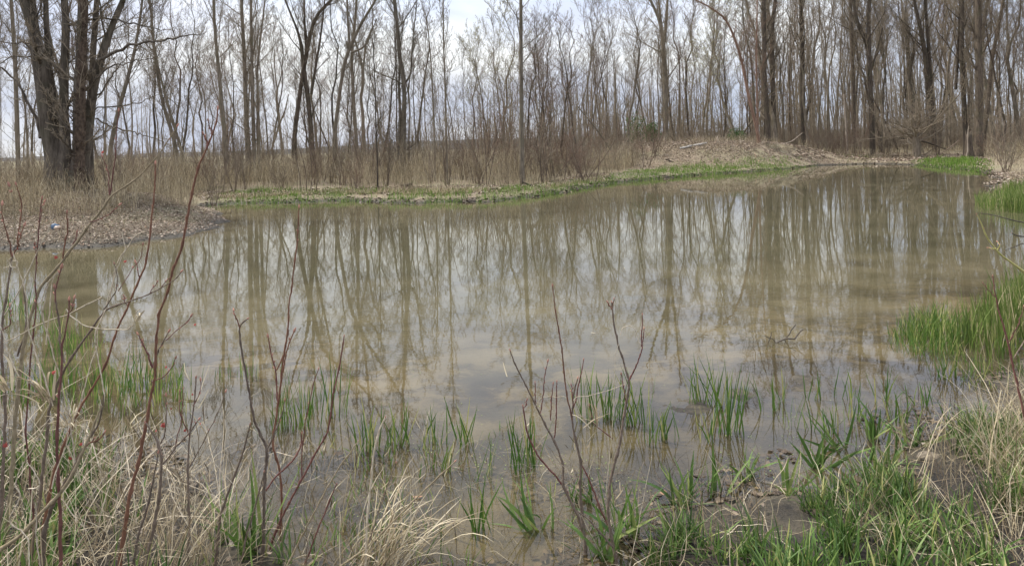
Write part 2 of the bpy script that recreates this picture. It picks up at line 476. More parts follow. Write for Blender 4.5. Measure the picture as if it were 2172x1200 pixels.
# open field far off
mf = nd(t, 'ShaderNodeMapRange'); mf.inputs[1].default_value = 60; mf.inputs[2].default_value = 80
t.links.new(sep.outputs[1], mf.inputs[0])
g4 = noise(t, v, 0.05, 5)
r6 = ramp(t, [(0.4, (0.26, 0.215, 0.13)), (0.6, (0.19, 0.18, 0.095))]); t.links.new(g4, r6.inputs[0])
col = mixc(t, col, r6.outputs[0], mf.outputs[0])
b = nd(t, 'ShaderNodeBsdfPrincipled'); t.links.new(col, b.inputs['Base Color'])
rr = nd(t, 'ShaderNodeMapRange'); rr.inputs[3].default_value = 0.9; rr.inputs[4].default_value = 0.6
t.links.new(mm2.outputs[0], rr.inputs[0]); t.links.new(rr.outputs[0], b.inputs['Roughness'])
bp = nd(t, 'ShaderNodeBump'); bp.inputs['Strength'].default_value = 1.0; bp.inputs['Distance'].default_value = 0.035
t.links.new(g3, bp.inputs['Height']); t.links.new(bp.outputs[0], b.inputs['Normal'])
o = nd(t, 'ShaderNodeOutputMaterial'); t.links.new(b.outputs[0], o.inputs[0])
M_GROUND = m
ground = link('ground', mk_mesh('ground', np.stack([X, Y, Z], -1).reshape(-1, 3), quads, M_GROUND, True))
tag(ground, 'earth bank, pond bed and open field', None, None, 'structure')

# ------------------------------------------------------------------ water
m, t = mat_new('pond_water')
v = coords(t)
at = nd(t, 'ShaderNodeAttribute', attribute_name='depth')
sc_ = nd(t, 'ShaderNodeMath', operation='MULTIPLY'); t.links.new(at.outputs['Fac'], sc_.inputs[0]); sc_.inputs[1].default_value = -6.0
cl = noise(t, v, 0.9, 5, 0.6)
cm = nd(t, 'ShaderNodeMapRange'); cm.inputs[1].default_value = 0.3; cm.inputs[2].default_value = 0.7; cm.inputs[3].default_value = 0.45; cm.inputs[4].default_value = 1.6
t.links.new(cl, cm.inputs[0])
sc2 = nd(t, 'ShaderNodeMath', operation='MULTIPLY'); t.links.new(sc_.outputs[0], sc2.inputs[0]); t.links.new(cm.outputs[0], sc2.inputs[1])
ex = nd(t, 'ShaderNodeMath', operation='EXPONENT'); t.links.new(sc2.outputs[0], ex.inputs[0])
op = nd(t, 'ShaderNodeMath', operation='SUBTRACT', use_clamp=True); op.inputs[0].default_value = 1.0; t.links.new(ex.outputs[0], op.inputs[1])
w1 = noise(t, coords(t, (1, 1.0, 1)), 5.0, 3, 0.5)
w2 = noise(t, coords(t), 0.35, 3)
w3 = noise(t, coords(t), 22.0, 2)
wa = nd(t, 'ShaderNodeMapRange'); wa.inputs[1].default_value = 0.48; wa.inputs[2].default_value = 0.62; wa.inputs[3].default_value = 0.2; wa.inputs[4].default_value = 2.4
t.links.new(w2, wa.inputs[0])
wm = nd(t, 'ShaderNodeMath', operation='MULTIPLY'); t.links.new(w3, wm.inputs[0]); t.links.new(wa.outputs[0], wm.inputs[1])
wm2 = nd(t, 'ShaderNodeMath', operation='MULTIPLY'); t.links.new(wm.outputs[0], wm2.inputs[0]); wm2.inputs[1].default_value = 0.10
ws = nd(t, 'ShaderNodeMath', operation='ADD'); t.links.new(w1, ws.inputs[0]); t.links.new(wm2.outputs[0], ws.inputs[1])
bp = nd(t, 'ShaderNodeBump'); bp.inputs['Strength'].default_value = 1.0; bp.inputs['Distance'].default_value = 0.00042
t.links.new(ws.outputs[0], bp.inputs['Height'])
fr = nd(t, 'ShaderNodeFresnel'); fr.inputs['IOR'].default_value = 1.34; t.links.new(bp.outputs[0], fr.inputs['Normal'])
gl = nd(t, 'ShaderNodeBsdfGlossy'); gl.inputs['Roughness'].default_value = 0.008; gl.inputs['Color'].default_value = (0.97, 0.97, 0.97, 1)
t.links.new(bp.outputs[0], gl.inputs['Normal'])
df = nd(t, 'ShaderNodeBsdfDiffuse')
mr_ = ramp(t, [(0.35, (0.070, 0.064, 0.036)), (0.65, (0.108, 0.098, 0.057))]); t.links.new(noise(t, v, 0.5, 4), mr_.inputs[0])
dm = nd(t, 'ShaderNodeMapRange'); dm.inputs[1].default_value = 0.08; dm.inputs[2].default_value = 0.5
t.links.new(at.outputs['Fac'], dm.inputs[0])
ms_ = ramp(t, [(0.35, (0.125, 0.108, 0.060)), (0.65, (0.225, 0.192, 0.115))]); t.links.new(noise(t, v, 1.1, 5), ms_.inputs[0])
t.links.new(mixc(t, ms_.outputs[0], mr_.outputs[0], dm.outputs[0]), df.inputs[0])
tr = nd(t, 'ShaderNodeBsdfTransparent'); tr.inputs[0].default_value = (0.86, 0.82, 0.70, 1)
m1 = nd(t, 'ShaderNodeMixShader'); t.links.new(op.outputs[0], m1.inputs[0]); t.links.new(tr.outputs[0], m1.inputs[1]); t.links.new(df.outputs[0], m1.inputs[2])
m2 = nd(t, 'ShaderNodeMixShader'); t.links.new(fr.outputs[0], m2.inputs[0]); t.links.new(m1.outputs[0], m2.inputs[1]); t.links.new(gl.outputs[0], m2.inputs[2])
o = nd(t, 'ShaderNodeOutputMaterial'); t.links.new(m2.outputs[0], o.inputs[0])
M_WATER = m
lim = (X > -60) & (X < 60) & (Y > 1.0) & (Y < 60)
ok = ((Z < 0.02) & lim)
q_ok = (ok[:-1, :-1] | ok[1:, :-1] | ok[1:, 1:] | ok[:-1, 1:]).ravel()
wq = quads[q_ok]
used, inv = np.unique(wq, return_inverse=True)
wv = np.stack([X, Y, np.zeros_like(X)], -1).reshape(-1, 3)[used]
dep = np.clip(-Z.reshape(-1)[used], 0, 3)
water = link('water', mk_mesh('water', wv, inv.reshape(-1, 4), M_WATER, True, {'depth': dep}))
tag(water, 'murky brown pond water reflecting sky and trees', None, None, 'structure')

# ------------------------------------------------------------------ distant wooded ridge
m, t = mat_new('far_ridge')
r = ramp(t, [(0.35, (0.085, 0.085, 0.085)), (0.7, (0.17, 0.165, 0.16))])
t.links.new(noise(t, coords(t, (1, 1, 2)), 0.12, 6, 0.7), r.inputs[0])
b = nd(t, 'ShaderNodeBsdfDiffuse'); t.links.new(r.outputs[0], b.inputs[0])
o = nd(t, 'ShaderNodeOutputMaterial'); t.links.new(b.outputs[0], o.inputs[0])
hx = np.linspace(-1500, 1500, 500)
pxs = 1086 + hx / 700 * F
top = np.interp(pxs, [-600, 0, 500, 700, 900, 1400, 2800], [5, 5, 7, 12, 19, 22, 20]) / F * 700 + CH
top = top + (fbm(hx * 0.05, hx * 0, 4) - 0.47) * 3.0 + (fbm(hx * 0.4, hx * 0 + 3, 2) - 0.4) * 1.0
prof = []
for k, (dy, fz) in enumerate(((700, 0), (706, 0.55), (716, 0.9), (735, 1.0), (790, 0.85), (860, 0.0))):
    prof.append(np.stack([hx, np.full_like(hx, dy) + (fbm(hx * 0.08 + k * 5, hx * 0 + k, 3) - 0.5) * 9, np.where(fz > 0, top * fz, 0.0)], -1))
V = np.stack(prof, 0); idx = np.arange(6 * 500).reshape(6, 500)
hf = np.stack([idx[:-1, :-1], idx[:-1, 1:], idx[1:, 1:], idx[1:, :-1]], -1).reshape(-1, 4)
hills = link('hills', mk_mesh('hills', V.reshape(-1, 3), hf, m, True))
tag(hills, 'low dark wooded ridge beyond the field', None, None, 'structure')

# ------------------------------------------------------------------ branch growth
def spawn(Pp, Rp, M, t0, t1, ang, lf, rf, K, up, wob, r=None, rmin=0.003, taper=0.3, plen=None, tpow=1.0):
    r = r or rg
    N, K0, _ = Pp.shape
    tt = (np.arange(M)[None, :] + r.random((N, M))) / M
    tt = t0 + (t1 - t0) * tt ** tpow
    ix = tt * (K0 - 1); i0 = np.minimum(ix.astype(int), K0 - 2); fx = (ix - i0)[..., None]
    n_ = np.arange(N)[:, None]
    A = Pp[n_, i0]; B = Pp[n_, i0 + 1]
    base = A * (1 - fx) + B * fx
    T = nrmz(B - A)
    rb = Rp[n_, i0] * (1 - fx[..., 0]) + Rp[n_, i0 + 1] * fx[..., 0]
    if plen is None:
        plen = np.linalg.norm(np.diff(Pp, axis=1), axis=2).sum(1)
    L = plen[:, None] * lf * (1.1 - 0.65 * tt) * r.uniform(0.55, 1.25, (N, M))
    q = r.normal(size=(N, M, 3)); q -= (q * T).sum(-1, keepdims=True) * T; q = nrmz(q)
    a = np.radians(r.uniform(ang[0], ang[1], (N, M)))[..., None]
    D = nrmz(np.cos(a) * T + np.sin(a) * q)
    D = D.reshape(-1, 3); base = base.reshape(-1, 3); L = L.ravel(); rb = rb.ravel()
    n = len(L)
    pts = [base]; d = D
    for k in range(K - 1):
        d = nrmz(d + r.normal(size=(n, 3)) * wob + np.array([0, 0, up / (K - 1)]))
        pts.append(pts[-1] + d * (L / (K - 1))[:, None])
    pts = np.stack(pts, 1)
    r0 = np.maximum(rb * rf * r.uniform(0.7, 1.1, n), rmin)
    R = r0[:, None] * np.linspace(1, taper, K)[None, :]
    R = np.maximum(R, rmin * 0.6)
    return pts, R
def trunk_line(h, r0, K, lean=(0, 0), wob=0.02, r=None, r1=0.15):
    r = r or rg
    z = np.linspace(0, 1, K)
    x = lean[0] * z + np.cumsum(r.normal(0, wob, K)) * np.sqrt(z + 0.05)
    y = lean[1] * z + np.cumsum(r.normal(0, wob, K)) * np.sqrt(z + 0.05)
    x -= x[0]; y -= y[0]
    p = np.stack([x * h, y * h, z * h], -1)
    rad = r0 * (1 - z * (1 - r1)) * (1 + 0.5 * np.exp(-z * 28))
    return p[None], rad[None]
def resample(pts, rad, K):
    pts = np.asarray(pts, float); rad = np.asarray(rad, float)
    s = np.concatenate([[0], np.cumsum(np.linalg.norm(np.diff(pts, axis=0), axis=1))])
    u = np.linspace(0, s[-1], K)
    p = np.stack([np.interp(u, s, pts[:, i]) for i in range(3)], -1)
    if K > 5:
        q = p.copy(); q[1:-1] = (p[:-2] + 2 * p[1:-1] + p[2:]) / 4; p = q
    return p, np.interp(u, s, rad)

def tree_parts(kind, r):
    """returns (trunk Geo, crown Geo, bud Geo or None) for a tree of height 14"""
    tg, cg = Geo(), Geo()
    h = 14.0
    trunks = []
    if kind == 'forked':
        p, R = trunk_line(h * 0.42, 0.108, 7, (r.normal(0, .04), r.normal(0, .04)), 0.012, r, 0.75)
        tg.tubes(p, R, 7)
        top = p[0, -1]
        for s in (-1, 1):
            a = r.uniform(0.10, 0.2) * s
            q, Q = trunk_line(h * 0.58, 0.072, 9, (a, r.normal(0, .06)), 0.022, r, 0.12)
            q = q + top; tg.tubes(q, Q, 6); trunks.append((q, Q, 0.1))
    elif kind == 'lean':
        p, R = trunk_line(h, 0.098, 14, (r.choice([-1, 1]) * r.uniform(0.12, 0.24), r.normal(0, .05)), 0.018, r, 0.12)
        tg.tubes(p, R, 7); trunks.append((p, R, 0.35))
    elif kind == 'multi':
        for k in range(3):
            p, R = trunk_line(h * r.uniform(0.8, 1), 0.075, 12, (r.normal(0, .10), r.normal(0, .08)), 0.018, r, 0.12)
            p = p + np.array([r.normal(0, .18), r.normal(0, .18), 0]) * 1.0
            tg.tubes(p, R, 6); trunks.append((p, R, 0.3))
    elif kind == 'pole':
        p, R = trunk_line(h, 0.075, 12, (r.normal(0, .03), r.normal(0, .03)), 0.010, r, 0.15)
        tg.tubes(p, R, 6); trunks.append((p, R, 0.5))
    else:
        p, R = trunk_line(h, 0.105, 14, (r.normal(0, .05), r.normal(0, .05)), 0.016, r, 0.12)
        tg.tubes(p, R, 7); trunks.append((p, R, 0.3))
    buds = Geo() if kind == 'budding' else None
    for (p, R, t0) in trunks:
        nl = {'forked': 10, 'multi': 8, 'pole': 12}.get(kind, 17)
        grow(tg, cg, p, R, t0, nl, r, buds, lf=0.24 if kind == 'pole' else 0.33)
    return tg, cg, buds
def grow(tg, cg, p, R, t0, nl, r, buds=None, lf=0.32, dens=1.0, ang=(18, 52), up=0.5):
    plen = np.linalg.norm(np.diff(p, axis=1), axis=2).sum(1)
    lp, lR = spawn(p, R, nl, t0, 0.98, ang, lf, 0.36, 8, up, 0.08, r, 0.012, 0.22)
    tg.tubes(lp, lR, 4)
    bp_, bR = spawn(lp, lR, max(4, int(8 * dens)), 0.12, 1.0, (20, 60), 0.42, 0.5, 5, 0.55, 0.09, r, 0.008, 0.4)
    cg.tubes(bp_, bR, 3)
    # fine branches straight off the trunk, all the way up
    dp, dR = spawn(p, R, max(10, int(plen[0] * 2.4)), max(0.12, t0 - 0.25), 0.97, (30, 75), 0.12, 0.18, 5, 0.6, 0.11, r, 0.008, 0.4)
    cg.tubes(dp, dR, 3)
    a5 = np.concatenate([bp_, dp]); b5 = np.concatenate([bR, dR])
    tp, tR = spawn(a5, b5, max(3, int(5 * dens)), 0.1, 1.0, (20, 60), 0.48, 0.7, 4, 0.55, 0.09, r, 0.0056, 0.6)
    cg.tubes(tp, tR, 3)
    up_, uR = spawn(tp, tR, 3, 0.1, 1.0, (20, 60), 0.6, 0.85, 3, 0.5, 0.09, r, 0.005, 0.7)
    cg.tubes(up_, uR, 3)
    if buds is not None:
        c = up_[:, -1]; c = c[r.random(len(c)) < 0.7]
        n = len(c)
        buds.leaves(c, r.uniform(.05, .10, n), r.uniform(.03, .05, n), r.normal(size=(n, 3)), r.normal(size=(n, 3)))

KINDS = ['upright', 'upright', 'forked', 'lean', 'multi', 'pole', 'pole', 'budding', 'forked', 'upright', 'pole', 'budding']
PROTO = []
for i, k in enumerate(KINDS):
    r = np.random.default_rng(100 + i)
    tg, cg, bg = tree_parts(k, r)
    PROTO.append((k, tg.mesh('trunk', M_BARK if i % 3 else M_BARKD, True), cg.mesh('crown', M_TWIG if i % 4 else M_TWIG_RED),
                  bg.mesh('buds', M_BUDS) if bg else None))
def hz(x, y):
    return float(H(np.array([x]), np.array([y]))[0])
def place_tree(px, d, top_y, pi, label, group, wide=1.0, name='bare_tree', rot=None):
    base = P(px, 300, d)
    x, y = base[0], d
    z = hz(x, y) - 0.05
    tx, tz = ray(px, top_y)
    h = CH + tz * d - z
    s = h / 14.0
    k, tm, cm_, bm = PROTO[pi]
    root = thing(name, label, 'tree', (x, y, z), group)
    root.rotation_euler = (0, 0, random.uniform(0, 6.28) if rot is None else rot)
    root.scale = (s * wide, s * wide, s)
    link('trunk', tm, root); link('crown', cm_, root)
    if bm is not None: link('bud_clusters', bm, root)
    return root

# ------------------------------------------------------------------ hand-traced trees
def traced_tree(name, label, stems, d, bark, twig, group=None, nl=14, dens=1.0, t0=0.3, lf=0.3, buds=False, base_px=None, extra=None, sides=9, ang=(18, 52), wk=0.62, dz=None):
    """stems: lists of (px, py, half width in px); the first one runs down to the ground"""
    r = np.random.default_rng(int(stems[0][0][0] * 7 + 3))
    px0 = stems[0][0][0] if base_px is None else base_px
    bx = P(px0, 300, d)[0]
    bz = hz(bx, d)
    root = thing(name, label, 'tree', (bx, d, bz), group)
    org = np.array([bx, d, bz])
    tg, cg = Geo(), Geo(); bg = Geo() if buds else None
    for si, st in enumerate(stems):
        dd = d + (0 if si == 0 else r.normal(0, 0.25)) if dz is None else d + dz[si]
        pts = [P(a, b_, dd) for a, b_, _ in st]; rad = [c * wk / F * dd for _, _, c in st]
        low = pts[0]
        if st[0][1] > 285 and low[2] > hz(low[0], low[1]):
            g = hz(low[0], low[1])
            pts.insert(0, np.array([low[0], low[1], g - 0.15])); rad.insert(0, rad[0] * 1.25)
        K = max(8, len(pts) * 3)
        p, q = resample(pts, rad, K)
        w = fbm(np.arange(K) * 0.7 + si * 9, np.zeros(K), 2)[:, None] - 0.45
        p = p + w * np.array([0.10, 0.10, 0]) * (q[:, None] * 2)
        p = p - org
        big = q.max() > 0.2
        if big:
            q = q * (1 + 0.10 * (fbm(np.arange(K) * 1.3 + si, np.zeros(K), 2) - 0.45))
        tg.tubes(p[None], q[None], sides)
        grow(tg, cg, p[None], q[None], t0 if si == 0 else 0.08, nl if si == 0 else max(4, int(nl * 0.7)), r, bg, lf=lf, dens=dens, ang=ang)
    if extra: extra(tg, cg, org, r)
    tg.obj('trunk', bark, root, True); cg.obj('crown', twig, root)
    if bg: bg.obj('bud_clusters', M_BUDS, root)
    return root

# the big clump of trunks on the left bank
def big_extra(tg, cg, org, r):
    limbs = [[(211, 128, 5), (240, 112, 4.4), (280, 96, 3.8), (320, 90, 3.2), (355, 84, 2.6), (401, 75, 1.6), (440, 71, 0.9)],
             [(146, 54, 4), (165, 48, 4), (187, 44, 3.6), (233, 39, 3), (280, 51, 2.4), (327, 60, 1.5), (372, 66, .8)],
             [(188, 256, 4), (205, 250, 2.6), (233, 268, 2.2), (262, 276, 2), (289, 282, 1.6), (345, 299, .8)],
             [(190, 240, 4), (200, 228, 2.2), (243, 226, 2), (272, 226, 1.8), (292, 216, 1.6), (330, 205, 1), (372, 200, .7)],
             [(88, 292, 6), (72, 245, 4), (48, 190, 3.2), (20, 158, 3), (-10, 138, 2.4), (-60, 110, 1.5)],
             [(100, 108, 4), (84, 118, 2.2), (60, 121, 2), (28, 120, 1.8), (0, 135, 1.4), (-30, 150, .8)],
             [(90, 100, 3), (60, 92, 2), (30, 92, 1.8), (0, 90, 1.2), (-40, 80, .8)],
             [(145, 228, 4), (160, 200, 3.2), (175, 172, 3), (195, 160, 2.6), (205, 145, 2), (220, 115, 2)],
             [(160, 60, 3), (190, 30, 2.6), (215, 20, 2.2), (240, -5, 1.8), (262, -30, 1)],
             [(118, 250, 3), (108, 220, 2), (100, 200, 1.4), (96, 180, 1)],
             [(128, 170, 3.4), (118, 140, 2.6), (108, 124, 2.2), (102, 112, 2)],
             [(205, 170, 3), (235, 140, 2.2), (262, 135, 1.8), (300, 128, 1.2), (345, 118, .7)],
             [(196, 215, 3), (225, 185, 2), (245, 150, 1.6), (270, 120, 1.2), (300, 100, .8)]]
    for L in limbs:
        dd = 19 + r.normal(0, 0.2)
        pts = [P(a, b_, dd + i * 0.12 * r.uniform(-1, 1)) for i, (a, b_, c) in enumerate(L)]
        p, q = resample(pts, [c * 0.72 / F * 19 for a, b_, c in L], 22)
        p = p + r.normal(0, 0.022, p.shape) - org
        tg.tubes(p[None], q[None], 6)
        bp_, bR = spawn(p[None], q[None], 14, 0.15, 1, (30, 75), 0.20, 0.5, 6, 0.35, 0.2, r, 0.006, 0.35)
        cg.tubes(bp_, bR, 4)
        tp, tR = spawn(bp_, bR, 5, 0.15, 1, (25, 70), 0.42, 0.6, 5, 0.25, 0.2, r, 0.0042, 0.5)
        cg.tubes(tp, tR, 3)
        up_, uR = spawn(tp, tR, 3, 0.15, 1, (25, 70), 0.5, 0.7, 4, 0.2, 0.2, r, 0.0034, 0.5)
        cg.tubes(up_, uR, 3)
big = traced_tree('big_tree', 'great many-trunked tree with a vine-wrapped stem on the left bank', [
    [(128, 405, 44), (120, 365, 33), (113, 320, 26), (103, 270, 23), (94, 190, 23), (84, 120, 22), (74, 85, 14), (62, 40, 12.5), (48, 0, 12), (25, -130, 8), (0, -330, 3)],
    [(88, 130, 14), (78, 90, 13), (71, 40, 12), (66, 0, 11.5), (62, -130, 8), (70, -300, 3)],
    [(106, 140, 13), (101, 90, 8.5), (98, 40, 7.5), (97, 0, 7), (102, -130, 5), (120, -300, 2)],
    [(112, 400, 26), (128, 330, 20), (122, 270, 16), (112, 200, 12), (100, 130, 12)],
    [(140, 402, 30), (139, 330, 18), (137, 270, 14), (135, 200, 12.5), (138, 130, 11.5), (141, 70, 11.5), (137, 0, 10), (132, -130, 7), (118, -320, 3)],
    [(172, 402, 28), (176, 330, 22), (186, 280, 15), (194, 210, 14), (205, 154, 12.5), (222, 100, 12), (238, 55, 9), (255, 15, 8.5), (266, -10, 7.5), (300, -130, 5), (350, -300, 2)],
    [(190, 310, 10), (193, 200, 9), (198, 100, 8.5), (206, 0, 8), (216, -130, 6), (222, -300, 2)],
    [(160, 402, 27), (167, 330, 17), (168, 270, 15.5), (168, 200, 15), (173, 100, 14), (176, 0, 13), (180, -150, 10), (176, -340, 4)],
], 19.0, M_BIG, M_TWIG, nl=10, dens=1.2, t0=0.3, lf=0.2, extra=big_extra, base_px=140, sides=14, ang=(30, 70), wk=0.69, dz=[0, 0.15, 0.3, 0.45, -0.1, 0.1, 0.35, -0.35])
# vines climbing the right-hand stem (part of the tree's look)
vg = Geo(); r = np.random.default_rng(4)
vl = []
for k in range(60):
    ph = r.uniform(-1, 1); K = 26
    yv = np.linspace(398, -160 if k % 3 else 120, K)
    cx = np.interp(yv, [-150, 0, 100, 200, 270, 330, 402], [180, 176, 173, 168, 168, 167, 160])
    hw = np.interp(yv, [-150, 0, 100, 200, 330, 402], [9, 11, 12, 13.5, 15, 22])
    wv_ = np.clip(ph + np.cumsum(r.normal(0, 0.13, K)), -1.05, 1.05)
    off = np.sqrt(np.maximum(0, 1.06 - wv_ ** 2 * 0.95))
    pts = np.array([P(cx[i] + wv_[i] * hw[i] * 0.76, yv[i], 18.65 - off[i] * 0.70 * hw[i] / F * 19) for i in range(K)])
    vl.append((pts - np.array(big.location), np.full(K, r.uniform(0.012, 0.034))))
vg.tubes(np.stack([a for a, b_ in vl]), np.stack([b_ for a, b_ in vl]), 5)
vp = np.stack([a for a, b_ in vl]); vr = np.stack([b_ for a, b_ in vl])
hp, hR = spawn(vp, vr, 16, 0.02, 0.95, (30, 90), 0.035, 0.5, 5, -0.1, 0.35, r, 0.004, 0.5)
vg.tubes(hp, hR, 3)
vg.obj('climbing_vine', M_VINE, big, True)

